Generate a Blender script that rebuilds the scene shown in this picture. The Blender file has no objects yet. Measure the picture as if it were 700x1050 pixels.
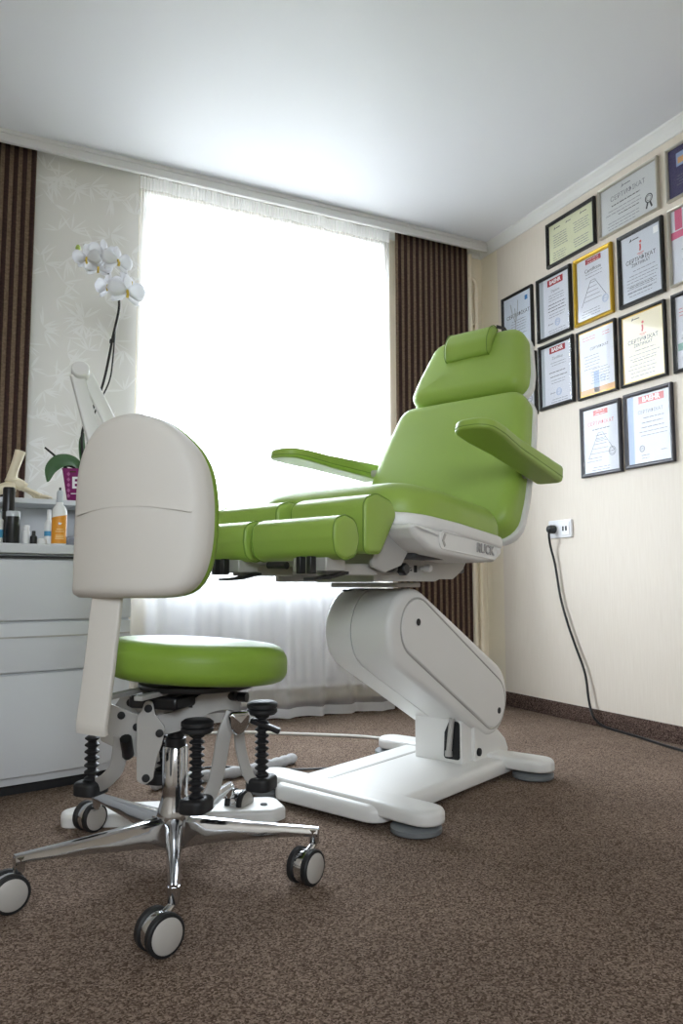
import bpy, bmesh, math, random
from mathutils import Vector, Matrix
from math import sin, cos, pi, radians, atan2, sqrt
random.seed(4)
SC = bpy.context.scene
COL = SC.collection

# ------------------------------------------------------------------ materials
def srgb(*c):
    return tuple(((v/255)/12.92 if v/255 <= .04045 else ((v/255+.055)/1.055)**2.4) for v in c) + (1.0,)
MATS = {}
def mat(name, col, rough=.5, metal=0.0, noise=0.0, scale=60.0, bump=0.0, coat=0.0, spec=.5):
    if name in MATS: return MATS[name]
    m = bpy.data.materials.new(name); m.use_nodes = True
    nt = m.node_tree; b = nt.nodes['Principled BSDF']
    b.inputs['Base Color'].default_value = col
    b.inputs['Roughness'].default_value = rough
    b.inputs['Metallic'].default_value = metal
    b.inputs['Coat Weight'].default_value = coat
    b.inputs['Specular IOR Level'].default_value = spec
    if noise or bump:
        tc = nt.nodes.new('ShaderNodeTexCoord'); n = nt.nodes.new('ShaderNodeTexNoise')
        n.inputs['Scale'].default_value = scale; n.inputs['Detail'].default_value = 4
        nt.links.new(tc.outputs['Object'], n.inputs['Vector'])
        if noise:
            mx = nt.nodes.new('ShaderNodeMix'); mx.data_type = 'RGBA'
            mx.inputs[6].default_value = tuple(c*(1-noise) for c in col[:3])+(1,)
            mx.inputs[7].default_value = tuple(min(1, c*(1+noise)) for c in col[:3])+(1,)
            nt.links.new(n.outputs['Fac'], mx.inputs[0]); nt.links.new(mx.outputs[2], b.inputs['Base Color'])
        if bump:
            bp = nt.nodes.new('ShaderNodeBump'); bp.inputs['Strength'].default_value = bump; bp.inputs['Distance'].default_value = .002
            nt.links.new(n.outputs['Fac'], bp.inputs['Height']); nt.links.new(bp.outputs['Normal'], b.inputs['Normal'])
    MATS[name] = m
    return m

GREEN = mat('green_leatherette', srgb(150, 178, 80), .42, noise=.04, scale=9, bump=.05, spec=.45)
GREEN_ST = mat('green_leatherette_stool', srgb(126, 157, 56), .45, noise=.04, scale=9, spec=.32)
SEAM = mat('green_seam', srgb(116, 146, 56), .6)
WHITE = mat('white_plastic', srgb(226, 225, 222), .38, noise=.02, scale=5)
SHELLW = mat('warm_white_plastic', srgb(216, 212, 204), .5, noise=.02, scale=4)
GREYM = mat('grey_painted_metal', srgb(178, 176, 172), .45, .2)
SLOT = mat('dark_gap', srgb(30, 30, 32), .7)
BLACK = mat('black_rubber', srgb(26, 26, 28), .55)
BLACKP = mat('black_plastic', srgb(22, 22, 24), .35)
PADG = mat('grey_rubber', srgb(112, 116, 118), .6)
CHROME = mat('chrome', srgb(205, 207, 210), .12, 1.0)
STEEL = mat('brushed_steel', srgb(170, 172, 175), .3, 1.0)
DISC = mat('caster_disc_grey', srgb(176, 172, 166), .45)
FRAMEB = mat('black_frame', srgb(20, 20, 21), .35)
FRAMEG = mat('dark_grey_frame', srgb(62, 60, 66), .35)
GOLD = mat('gold_frame', srgb(186, 150, 40), .32, .55)
SILVER = mat('silver_frame', srgb(200, 196, 184), .28, .6)
CABW = mat('cabinet_white', srgb(205, 207, 210), .4)
CREAM = mat('cream_paint', srgb(240, 231, 210), .6)
CEILM = mat('ceiling_paint', srgb(238, 240, 246), .5, noise=.01, scale=2)
TRIMW = mat('trim_white', srgb(236, 236, 234), .5)

def carpet(name, a, b, c):
    m = bpy.data.materials.new(name); m.use_nodes = True; nt = m.node_tree; p = nt.nodes['Principled BSDF']
    p.inputs['Roughness'].default_value = .95; p.inputs['Specular IOR Level'].default_value = .03
    tc = nt.nodes.new('ShaderNodeTexCoord')
    n = nt.nodes.new('ShaderNodeTexVoronoi'); n.inputs['Scale'].default_value = 320; n.inputs['Randomness'].default_value = 1
    bw = nt.nodes.new('ShaderNodeSeparateColor')
    r = nt.nodes.new('ShaderNodeValToRGB')
    e = r.color_ramp.elements; e[0].position = .08; e[0].color = a; e[1].position = .95; e[1].color = c
    k = e.new(.5); k.color = b
    n2 = nt.nodes.new('ShaderNodeTexNoise'); n2.inputs['Scale'].default_value = 3.5; n2.inputs['Detail'].default_value = 3
    mx = nt.nodes.new('ShaderNodeMix'); mx.data_type = 'RGBA'; mx.blend_type = 'MULTIPLY'
    r2 = nt.nodes.new('ShaderNodeValToRGB'); r2.color_ramp.elements[0].color = (.8, .8, .8, 1); r2.color_ramp.elements[0].position = .3; r2.color_ramp.elements[1].position = .7
    mx.inputs[0].default_value = 1
    bp = nt.nodes.new('ShaderNodeBump'); bp.inputs['Strength'].default_value = .08; bp.inputs['Distance'].default_value = .001
    L = nt.links.new
    L(tc.outputs['Object'], n.inputs['Vector']); L(tc.outputs['Object'], n2.inputs['Vector'])
    L(n.outputs['Color'], bw.inputs[0]); L(bw.outputs[0], r.inputs['Fac']); L(n2.outputs['Fac'], r2.inputs['Fac'])
    L(r.outputs['Color'], mx.inputs[6]); L(r2.outputs['Color'], mx.inputs[7]); L(mx.outputs[2], p.inputs['Base Color'])
    L(n.outputs['Distance'], bp.inputs['Height']); L(bp.outputs['Normal'], p.inputs['Normal'])
    return m
CARPET = carpet('brown_carpet', srgb(80, 66, 57), srgb(118, 101, 89), srgb(156, 138, 124))
SKIRT = carpet('brown_carpet_skirting', srgb(48, 37, 33), srgb(88, 71, 64), srgb(130, 110, 100))

def wallpaper():
    m = bpy.data.materials.new('cream_textured_wallpaper'); m.use_nodes = True; nt = m.node_tree; p = nt.nodes['Principled BSDF']
    p.inputs['Roughness'].default_value = .6
    tc = nt.nodes.new('ShaderNodeTexCoord'); mp = nt.nodes.new('ShaderNodeMapping'); mp.inputs['Scale'].default_value = (160, 160, 9)
    n = nt.nodes.new('ShaderNodeTexNoise'); n.inputs['Scale'].default_value = 1; n.inputs['Detail'].default_value = 3
    mx = nt.nodes.new('ShaderNodeMix'); mx.data_type = 'RGBA'
    mx.inputs[6].default_value = srgb(224, 213, 198); mx.inputs[7].default_value = srgb(235, 226, 213)
    bp = nt.nodes.new('ShaderNodeBump'); bp.inputs['Strength'].default_value = .25; bp.inputs['Distance'].default_value = .002
    L = nt.links.new
    L(tc.outputs['Object'], mp.inputs['Vector']); L(mp.outputs['Vector'], n.inputs['Vector']); L(n.outputs['Fac'], mx.inputs[0])
    L(mx.outputs[2], p.inputs['Base Color']); L(n.outputs['Fac'], bp.inputs['Height']); L(bp.outputs['Normal'], p.inputs['Normal'])
    return m
WALLP = wallpaper()

def striped():
    m = bpy.data.materials.new('brown_striped_cloth'); m.use_nodes = True; nt = m.node_tree; p = nt.nodes['Principled BSDF']
    p.inputs['Roughness'].default_value = .8; p.inputs['Specular IOR Level'].default_value = .25
    L = nt.links.new
    uv = nt.nodes.new('ShaderNodeUVMap'); sx = nt.nodes.new('ShaderNodeSeparateXYZ')
    fr = nt.nodes.new('ShaderNodeMath'); fr.operation = 'FRACT'
    r = nt.nodes.new('ShaderNodeValToRGB'); e = r.color_ramp.elements
    e[0].position = 0; e[0].color = srgb(132, 112, 92); e[1].position = .96; e[1].color = srgb(132, 112, 92)
    for pos, c in ((.36, srgb(132, 112, 92)), (.42, srgb(62, 42, 38)), (.9, srgb(62, 42, 38))):
        k = e.new(pos); k.color = c
    n = nt.nodes.new('ShaderNodeTexNoise'); n.inputs['Scale'].default_value = 1; n.inputs['Detail'].default_value = 4
    mp = nt.nodes.new('ShaderNodeMapping'); mp.inputs['Scale'].default_value = (3, 260, 1)
    mx = nt.nodes.new('ShaderNodeMix'); mx.data_type = 'RGBA'; mx.blend_type = 'MULTIPLY'; mx.inputs[0].default_value = 1
    r2 = nt.nodes.new('ShaderNodeValToRGB'); r2.color_ramp.elements[0].color = (.65, .65, .65, 1); r2.color_ramp.elements[0].position = .35
    r2.color_ramp.elements[1].position = .65; r2.color_ramp.elements[1].color = (1.05, 1.05, 1.05, 1)
    L(uv.outputs['UV'], sx.inputs[0]); L(sx.outputs['X'], fr.inputs[0]); L(fr.outputs[0], r.inputs['Fac'])
    L(uv.outputs['UV'], mp.inputs['Vector']); L(mp.outputs['Vector'], n.inputs['Vector']); L(n.outputs['Fac'], r2.inputs['Fac'])
    L(r.outputs['Color'], mx.inputs[6]); L(r2.outputs['Color'], mx.inputs[7]); L(mx.outputs[2], p.inputs['Base Color'])
    return m
STRIPE = striped()

def sheer(name, transp, transl):
    m = bpy.data.materials.new(name); m.use_nodes = True; nt = m.node_tree; nt.nodes.clear(); L = nt.links.new
    o = nt.nodes.new('ShaderNodeOutputMaterial')
    t = nt.nodes.new('ShaderNodeBsdfTransparent'); t.inputs['Color'].default_value = (1, 1, 1, 1)
    d = nt.nodes.new('ShaderNodeBsdfDiffuse'); d.inputs['Color'].default_value = (.9, .9, .92, 1)
    tl = nt.nodes.new('ShaderNodeBsdfTranslucent'); tl.inputs['Color'].default_value = (.92, .93, .95, 1)
    m1 = nt.nodes.new('ShaderNodeMixShader'); m1.inputs[0].default_value = transl
    m2 = nt.nodes.new('ShaderNodeMixShader'); m2.inputs[0].default_value = 1-transp
    L(d.outputs[0], m1.inputs[1]); L(tl.outputs[0], m1.inputs[2]); L(t.outputs[0], m2.inputs[1]); L(m1.outputs[0], m2.inputs[2]); L(m2.outputs[0], o.inputs[0])
    return m
SHEER = sheer('white_voile', .62, .62)
HEM = sheer('white_voile_hem', .12, .4)

def glass(name, refl):
    m = bpy.data.materials.new(name); m.use_nodes = True; nt = m.node_tree; nt.nodes.clear(); L = nt.links.new
    o = nt.nodes.new('ShaderNodeOutputMaterial')
    t = nt.nodes.new('ShaderNodeBsdfTransparent'); g = nt.nodes.new('ShaderNodeBsdfGlossy'); g.inputs['Roughness'].default_value = .02
    lw = nt.nodes.new('ShaderNodeLayerWeight'); lw.inputs['Blend'].default_value = .5
    pw = nt.nodes.new('ShaderNodeMath'); pw.operation = 'POWER'; pw.inputs[1].default_value = 5
    f = nt.nodes.new('ShaderNodeMath'); f.operation = 'MULTIPLY_ADD'; f.inputs[1].default_value = .10; f.inputs[2].default_value = refl
    L(lw.outputs['Facing'], pw.inputs[0]); L(pw.outputs[0], f.inputs[0])
    mx = nt.nodes.new('ShaderNodeMixShader')
    L(f.outputs[0], mx.inputs[0]); L(t.outputs[0], mx.inputs[1]); L(g.outputs[0], mx.inputs[2]); L(mx.outputs[0], o.inputs[0])
    return m
PGLASS = glass('picture_glass', .016)
WGLASS = glass('window_glass', .03)

# ------------------------------------------------------------------ mesh builder
class MB:
    def __init__(s): s.v = []; s.f = []; s.mi = []; s.uv = None
    def add(s, vs, fs, mi=0, M=None):
        o = len(s.v)
        for p in vs:
            p = Vector(p); s.v.append(M @ p if M else p)
        for f in fs: s.f.append([i+o for i in f]); s.mi.append(mi)
        return s
    def box(s, lo, hi, mi=0, M=None):
        x0, y0, z0 = lo; x1, y1, z1 = hi
        vs = [(x0,y0,z0),(x1,y0,z0),(x1,y1,z0),(x0,y1,z0),(x0,y0,z1),(x1,y0,z1),(x1,y1,z1),(x0,y1,z1)]
        return s.add(vs, [(3,2,1,0),(4,5,6,7),(0,1,5,4),(1,2,6,5),(2,3,7,6),(3,0,4,7)], mi, M)
    def loft(s, rings, mi=0, M=None, cap=True):
        n = len(rings[0]); vs = [p for r in rings for p in r]; fs = []
        for i in range(len(rings)-1):
            for j in range(n):
                k = (j+1) % n
                fs.append((i*n+j, i*n+k, (i+1)*n+k, (i+1)*n+j))
        if cap:
            fs.append(tuple(reversed(range(n)))); fs.append(tuple((len(rings)-1)*n+j for j in range(n)))
        return s.add(vs, fs, mi, M)
    def lathe(s, prof, c=(0,0,0), n=24, mi=0, M=None, axis='z'):
        rings = []
        for r, z in prof:
            ring = []
            for j in range(n):
                a = 2*pi*j/n
                if axis == 'z': p = (c[0]+r*cos(a), c[1]+r*sin(a), c[2]+z)
                elif axis == 'y': p = (c[0]+r*cos(a), c[1]+z, c[2]+r*sin(a))
                else: p = (c[0]+z, c[1]+r*cos(a), c[2]+r*sin(a))
                ring.append(p)
            rings.append(ring)
        return s.loft(rings, mi, M)
    def sweep(s, pts, sec, up=(0,0,1), mi=0, M=None, scale=None):
        pts = [Vector(p) for p in pts]; up = Vector(up); rings = []
        for i, p in enumerate(pts):
            t = (pts[min(i+1, len(pts)-1)] - pts[max(i-1, 0)]).normalized()
            side = t.cross(up)
            if side.length < 1e-4: side = t.cross(Vector((1, .01, 0)))
            side.normalize(); u2 = side.cross(t)
            k = scale[i] if scale else 1
            rings.append([p + side*a*k + u2*b*k for a, b in sec])
        return s.loft(rings, mi, M)
    def tube(s, pts, r, n=10, mi=0, M=None, scale=None):
        pts = [Vector(p) for p in pts]; rings = []
        t0 = (pts[1]-pts[0]).normalized()
        ref = Vector((0,0,1)) if abs(t0.z) < .9 else Vector((1,0,0))
        side = t0.cross(ref).normalized()
        for i, p in enumerate(pts):
            t = (pts[min(i+1, len(pts)-1)] - pts[max(i-1, 0)]).normalized()
            side = (side - t*side.dot(t)).normalized(); u = side.cross(t)
            rr = r[i] if isinstance(r, (list, tuple)) else r
            rings.append([p + side*rr*cos(2*pi*j/n) + u*rr*sin(2*pi*j/n) for j in range(n)])
        return s.loft(rings, mi, M)
    def cushion(s, outline, w0, w1, r, dome1=0.0, dome0=0.0, M=None, mi=0, seg=5, r0=None, warp=None):
        O = [Vector(p) for p in outline]; n = len(O)
        area = sum(O[i].x*O[(i+1)%n].y - O[(i+1)%n].x*O[i].y for i in range(n))
        if area < 0: O.reverse()
        N = []
        for i in range(n):
            a = (O[i]-O[i-1]); b = (O[(i+1)%n]-O[i])
            na = Vector((a.y, -a.x)).normalized(); nb = Vector((b.y, -b.x)).normalized()
            m = (na+nb); m.normalize(); N.append(m / max(.5, m.dot(na)))
        c = Vector(((min(p.x for p in O)+max(p.x for p in O))/2, (min(p.y for p in O)+max(p.y for p in O))/2))
        ea = max(1e-6, (max(p.x for p in O)-min(p.x for p in O))/2*.92); eb = max(1e-6, (max(p.y for p in O)-min(p.y for p in O))/2*.92)
        soft = dome1 or dome0
        r0 = r if r0 is None else r0
        def ring(ins, w, k=1.0):
            out = []
            for p, m in zip(O, N):
                q = p - m*ins
                if k < 1:
                    d = q-c
                    if soft and d.length > 1e-9:
                        u_ = d.normalized(); re_ = 1/sqrt((u_.x/ea)**2+(u_.y/eb)**2)
                        d = d.lerp(u_*min(re_, d.length), (1-k)**.7)
                    q = c + d*k
                out.append((q.x, q.y, w))
            return out
        rings = []
        ks = (.04, .2, .4, .6, .75, .88, .96, 1.0)
        for k in ks: rings.append(ring(r0, w0 - dome0*(1-k*k), k))
        for i in range(1, seg+1):
            a = pi/2*i/seg; rings.append(ring(r0*(1-sin(a)), w0 + r0*(1-cos(a))))
        for i in range(0, seg):
            a = pi/2*(1-i/seg); rings.append(ring(r*(1-sin(a)), w1 - r*(1-cos(a))))
        for k in reversed(ks): rings.append(ring(r, w1 + dome1*(1-k*k), k))
        if warp: rings = [[warp(*p) for p in rg] for rg in rings]
        return s.loft(rings, mi, M)
    def build(s, name, mats, parent=None, smooth=40, bevel=0, bseg=2, sub=0):
        me = bpy.data.meshes.new(name)
        me.from_pydata([tuple(p) for p in s.v], [], s.f)
        if not isinstance(mats, (list, tuple)): mats = [mats]
        for m in mats: me.materials.append(m)
        for p, i in zip(me.polygons, s.mi): p.material_index = i
        bm = bmesh.new(); bm.from_mesh(me); bmesh.ops.recalc_face_normals(bm, faces=bm.faces)
        if smooth:
            for f in bm.faces: f.smooth = True
            for e in bm.edges:
                e.smooth = not (len(e.link_faces) == 2 and e.calc_face_angle(0) > radians(smooth))
        bm.to_mesh(me); bm.free()
        o = bpy.data.objects.new(name, me); COL.objects.link(o)
        if parent: o.parent = parent
        if bevel:
            b = o.modifiers.new('bevel', 'BEVEL'); b.width = bevel; b.segments = bseg; b.limit_method = 'ANGLE'; b.angle_limit = radians(35)
            for p in me.polygons: p.use_smooth = True
            b.harden_normals = False
        if sub:
            u = o.modifiers.new('subsurf', 'SUBSURF'); u.levels = sub; u.render_levels = sub
        return o

def rpoly(pts, r, seg=6):
    pts = [Vector(p) for p in pts]; n = len(pts); out = []
    if not isinstance(r, (list, tuple)): r = [r]*n
    for i in range(n):
        p = pts[i]; a = (pts[i-1]-p); b = (pts[(i+1)%n]-p)
        la, lb = a.length, b.length; a.normalize(); b.normalize()
        ang = a.angle(b); rr = r[i]
        if rr < 1e-6: out.append(p); continue
        d = min(rr/math.tan(ang/2), la*.49, lb*.49); rr = d*math.tan(ang/2)
        bis = (a+b).normalized(); c = p + bis*(rr/sin(ang/2))
        v0 = (p+a*d)-c; v1 = (p+b*d)-c
        a0 = atan2(v0.y, v0.x); a1 = atan2(v1.y, v1.x); da = (a1-a0+pi) % (2*pi) - pi
        for k in range(seg+1):
            t = a0+da*k/seg; out.append(c+Vector((cos(t), sin(t)))*rr)
    return out
def closed(P, n=72):
    P = [Vector(p) for p in P]; m = len(P); out = []
    for i in range(m):
        a, b, c, d = P[i-1], P[i], P[(i+1)%m], P[(i+2)%m]
        for j in range(8):
            t = j/8
            out.append(.5*((2*b)+(c-a)*t+(2*a-5*b+4*c-d)*t*t+(3*b-a-3*c+d)*t**3))
    return even(out, n)
def even(out, n=72):
    L = [0]
    for i in range(len(out)): L.append(L[-1]+(out[(i+1)%len(out)]-out[i]).length)
    res = []; k = 0
    for i in range(n):
        q = L[-1]*i/n
        while L[k+1] < q: k += 1
        t = (q-L[k])/max(1e-9, L[k+1]-L[k]); res.append(out[k].lerp(out[(k+1)%len(out)], t))
    return res
def circ(r, n=24, c=(0,0)): return [Vector((c[0]+r*cos(2*pi*i/n), c[1]+r*sin(2*pi*i/n))) for i in range(n)]
def sec_circ(r, n=10): return [(r*cos(2*pi*i/n), r*sin(2*pi*i/n)) for i in range(n)]
def sec_rect(a, b): return [(-a,-b),(a,-b),(a,b),(-a,b)]
def stadium(p, q, r, seg=14):
    p, q = Vector(p), Vector(q); d = (q-p).normalized(); a0 = atan2(d.y, d.x); out = []
    for k in range(seg+1): t = a0-pi/2+pi*k/seg; out.append(q+Vector((cos(t), sin(t)))*r)
    for k in range(seg+1): t = a0+pi/2+pi*k/seg; out.append(p+Vector((cos(t), sin(t)))*r)
    return out
def catmull(P, k=8):
    P = [Vector(p) for p in P]; Q = [P[0]*2-P[1]] + P + [P[-1]*2-P[-2]]; out = []
    for i in range(1, len(Q)-2):
        a, b, c, d = Q[i-1:i+3]
        for j in range(k):
            t = j/k
            out.append(.5*((2*b)+(c-a)*t+(2*a-5*b+4*c-d)*t*t+(3*b-a-3*c+d)*t**3))
    out.append(P[-1]); return out
def frame(o, u, v, w):
    u, v, w = Vector(u), Vector(v), Vector(w)
    return Matrix(((u.x,v.x,w.x,o[0]),(u.y,v.y,w.y,o[1]),(u.z,v.z,w.z,o[2]),(0,0,0,1)))
def thing(name, label, cat, loc=(0,0,0), rz=0, group=None):
    o = bpy.data.objects.new(name, None); COL.objects.link(o); o.empty_display_size = .05
    o.location = loc; o.rotation_euler = (0,0,rz); o['label'] = label; o['category'] = cat
    if group: o['group'] = group
    return o
def tag(o, label, cat, group=None):
    o['label'] = label; o['category'] = cat
    if group: o['group'] = group
    return o
def struct(o): o['kind'] = 'structure'; return o
def text_mesh(txt, size, M, mb, mi=0, align='CENTER', ext=0.0, squeeze=1.0, bold=0.0):
    cu = bpy.data.curves.new('lettering', 'FONT'); cu.body = txt; cu.size = size; cu.align_x = align; cu.align_y = 'CENTER'
    cu.extrude = ext; cu.offset = bold; cu.resolution_u = 3
    ob = bpy.data.objects.new('lettering', cu); COL.objects.link(ob)
    dg = bpy.context.evaluated_depsgraph_get(); dg.update()
    me = bpy.data.meshes.new_from_object(ob.evaluated_get(dg))
    S = Matrix.Diagonal((squeeze, 1, 1, 1))
    mb.add([S @ v.co for v in me.vertices], [tuple(p.vertices) for p in me.polygons], mi, M)
    bpy.data.objects.remove(ob); bpy.data.curves.remove(cu); bpy.data.meshes.remove(me)

# ------------------------------------------------------------------ room shell
XL, XR, YB, YW, H = -1.7, 2.518, -1.7, 3.39, 2.5
T = .15
struct(MB().box((XL-T, YB-T, -.1), (XR+T, YW+.3, 0)).build('floor', CARPET, smooth=0))
struct(MB().box((XL-T, YB-T, H), (XR+T, YW+.3, H+.1)).build('ceiling', CEILM, smooth=0))
# right wall: plain cream plaster, with the textured wallpaper ending short of the corner
struct(MB().box((XR+.003, YB-T, 0), (XR+T, YW+.3, H), 0).box((XR, YB, 0), (XR+.003, 3.243, H), 1).build('wall_right', [CREAM, WALLP], smooth=0))
# left wall, and back wall with an added unseen opening for fill light
def wall_open(name, axis, pos, thick, span, o0, o1, z0, z1, m):
    mb = MB()
    def bx(a0, a1, c0, c1):
        if axis == 'x': mb.box((min(pos, pos+thick), a0, c0), (max(pos, pos+thick), a1, c1))
        else: mb.box((a0, min(pos, pos+thick), c0), (a1, max(pos, pos+thick), c1))
    bx(span[0], o0, 0, H); bx(o1, span[1], 0, H); bx(o0, o1, 0, z0); bx(o0, o1, z1, H)
    return struct(mb.build(name, m, smooth=0))
struct(MB().box((XL-T, YB-T, 0), (XL, YW+.3, H)).build('wall_left', WALLP, smooth=0))
WX0, WX1, WZ0, WZ1 = .64, 1.90, .67, 2.42
BX0, BX1, BZ0, BZ1 = -1.2, .2, 1.2, 2.3
ww = MB()
def leafmesh(mb, x, z, ang, ln, wd, y, mi):
    d = Vector((cos(ang), sin(ang))); nrm = Vector((-d.y, d.x)); vs = []
    for t, w in ((0,0),(.3,.5),(.6,.45),(1,0),(.6,-.45),(.3,-.5)):
        q = Vector((x, z)) + d*ln*t + nrm*wd*w; vs.append((q.x, y, q.y))
    mb.add(vs, [(0,1,2,3,4,5)], mi)
for a0, a1, c0, c1, dy in ((XL-T, WX0, 0, H, 0), (WX1, XR+T, 0, H, 0), (WX0, WX1, 0, WZ0-.035, .15), (WX0, WX1, WZ1, H, 0)):
    ww.box((a0, YW+dy, c0), (a1, YW+.3, c1), 0)      # the radiator niche is recessed below the sill
ww.box((XL, YW-.003, 0), (WX0-.02, YW, H), 1)
for k in range(80):        # bamboo leaves printed on the wallpaper left of the window
    bx, bz = random.uniform(.15, .62), random.uniform(1.0, 2.46)
    b0 = random.uniform(0, 2*pi)
    for q in range(random.randint(5, 8)):
        leafmesh(ww, bx, bz, b0+random.uniform(-1.5, 1.5), random.uniform(.05, .095), .0075, YW-.0035-.00001*k-.000002*q, 2)
WPBASE = mat('pale_grey_wallpaper', srgb(236, 234, 229), .55)
WPLEAF = mat('pearl_leaf_print', srgb(247, 246, 243), .4)
struct(ww.build('wall_window', [CREAM, WPBASE, WPLEAF], smooth=0))
wall_open('wall_back', 'y', YB, -T, (XL-T, XR+T), BX0, BX1, BZ0, BZ1, WALLP)

# windows
def window(name, x0, x1, z0, z1, y, dirn, mull):
    fr = MB(); f = .055
    for a0, a1, c0, c1 in ((x0, x1, z0, z0+f), (x0, x1, z1-f, z1), (x0, x0+f, z0+f, z1-f), (x1-f, x1, z0+f, z1-f)):
        fr.box((a0, y, c0), (a1, y+.06*dirn, c1) )
    for mx in mull: fr.box((mx-.045, y, z0+f), (mx+.045, y+.06*dirn, z1-f))
    o = struct(fr.build(name, TRIMW, smooth=0, bevel=.004))
    xs = [x0+f] + [q for mx in mull for q in (mx-.045, mx+.045)] + [x1-f]
    for i in range(0, len(xs), 2):
        MB().box((xs[i], y+.028*dirn, z0+f), (xs[i+1], y+.032*dirn, z1-f)).build('glass_pane', WGLASS, o, smooth=0)
    hd = MB().box((mull[0]-.012, y-.012*dirn, (z0+z1)/2-.06), (mull[0]+.012, y, (z0+z1)/2+.06)).build('window_handle', TRIMW, o, bevel=.004)
    return o
w1 = window('window_1', WX0, WX1, WZ0, WZ1, YW+.16, 1, [1.30])
MB().box((WX0+.002, YW+.10, WZ0-.035), (WX1-.002, YW+.16, WZ0)).build('windowsill', TRIMW, w1, bevel=.008)
lin = MB()
for lo, hi in (((WX0, YW+.001, WZ0), (WX0+.004, YW+.16, WZ1)), ((WX1-.004, YW+.001, WZ0), (WX1, YW+.16, WZ1)), ((WX0+.004, YW+.001, WZ1-.004), (WX1-.004, YW+.16, WZ1))): lin.box(lo, hi)
lin.build('reveal_lining', TRIMW, w1, smooth=0)
window('fill_window', BX0, BX1, BZ0, BZ1, YB-.1, -1, [-.5])  # added window behind the camera, there to give fill light

# mouldings
def crown(name, pts, side):
    prof = [(0,0),(0,-.052),(.008,-.052),(.010,-.046),(.016,-.040),(.024,-.026),(.036,-.015),(.042,-.010),(.044,-.0)]
    mb = MB()
    rings = []
    for p, off in pts:
        rings.append([(p[0]+off[0]*a, p[1]+off[1]*a, H+b) for a, b in prof])
    mb.loft(rings); return struct(mb.build(name, TRIMW, smooth=0))
crown('trim_1', [((XR, YB), (-1, 1)), ((XR, YW), (-1, -1))], 0)
crown('trim_2', [((XR, YW), (-1, -1)), ((1.86, YW), (0, -1))], 0)
# long white board that hides the curtain rail
cb = MB().box((XL, 3.278, 2.441), (2.482, 3.292, H)).box((XL, 3.272, 2.441), (2.482, 3.28, 2.449)).box((XL, 3.272, 2.478), (2.482, 3.28, 2.484))
cb.box((XL, 3.292, 2.485), (2.482, 3.372, 2.499))
struct(cb.build('trim_3', mat('rail_board_white', srgb(222, 222, 220), .5), smooth=0, bevel=.002))
struct(MB().box((XR-.007, YB, 0), (XR, 3.243, .072)).build('baseboard_right', SKIRT, smooth=0, bevel=.002))
struct(MB().box((XL, YW-.010, 0), (XR-.02, YW-.003, .072)).build('baseboard_window', SKIRT, smooth=0))

# ------------------------------------------------------------------ curtains, radiator, pipes
def cloth(name, x0, x1, z0, z1, y, f, mats, parent=None, nx=160, nz=24, xf=None, uvs=None):
    me = bpy.data.meshes.new(name); vs = []; fs = []; uv = []
    for j in range(nz+1):
        t = j/nz; z = z0+(z1-z0)*t
        for i in range(nx+1):
            s = i/nx; x = x0+(x1-x0)*s
            if xf: x = xf(x, s, t)
            vs.append((x, y+f(s, t), z)); uv.append((s*(uvs or 1), t))
    for j in range(nz):
        for i in range(nx):
            a = j*(nx+1)+i; fs.append((a, a+1, a+nx+2, a+nx+1))
    me.from_pydata(vs, [], fs); me.materials.append(mats)
    ul = me.uv_layers.new(name='UVMap')
    for p in me.polygons:
        p.use_smooth = True
        for li in p.loop_indices: ul.data[li].uv = uv[me.loops[li].vertex_index]
    o = bpy.data.objects.new(name, me); COL.objects.link(o)
    if parent: o.parent = parent
    return o
def brown(x0, x1, n, label):
    c = cloth('striped_curtain', x0, x1, .03, 2.47, 3.317, lambda s, t: .006*sin(s*n*2*pi+.4)*(1-.3*t)+.004*sin(s*7+2*t), STRIPE, nx=n*10, nz=12, uvs=n)
    md = c.modifiers.new('thickness', 'SOLIDIFY'); md.thickness = .003
    return tag(c, label, 'curtain', 'brown striped curtains')
brown(1.925, 2.376, 13, 'brown striped curtain panel hanging right of the window, behind the green chair')
brown(-.47, .179, 19, 'brown striped curtain panel hanging left of the window behind the foot bones')
def fold(s, t):
    a = .013*sin(s*2*pi*7+1.6*sin(s*9)) + .0035*sin(s*2*pi*16+2*sin(s*5+1))
    top = max(0, (t-.9)/.1)
    bot = max(0, 1-t/.35)
    return a*(1-.65*top)*(1+.55*bot) + .006*sin(s*2*pi*90)*top
shx = lambda x, s, t: x + .012*sin(s*40+3*t)*(1-t)*.6 + (.012*(1-t) if s > .9 else 0)
sc_ = cloth('sheer_curtain', .612, 1.895, .055, 2.475, 3.335, fold, SHEER, nx=620, nz=40, xf=shx)
tag(sc_, 'long white see-through voile curtain over the bright window and radiator', 'curtain')
cloth('hem', .612, 1.895, .012, .055, 3.335, lambda s, t: fold(s, 0)*1.02, HEM, sc_, nx=620, nz=2, xf=lambda x, s, t: shx(x, s, 0))
cloth('gathering_tape', .612, 1.895, 2.40, 2.46, 3.331, lambda s, t: fold(s, .98), HEM, sc_, nx=400, nz=2)

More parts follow.
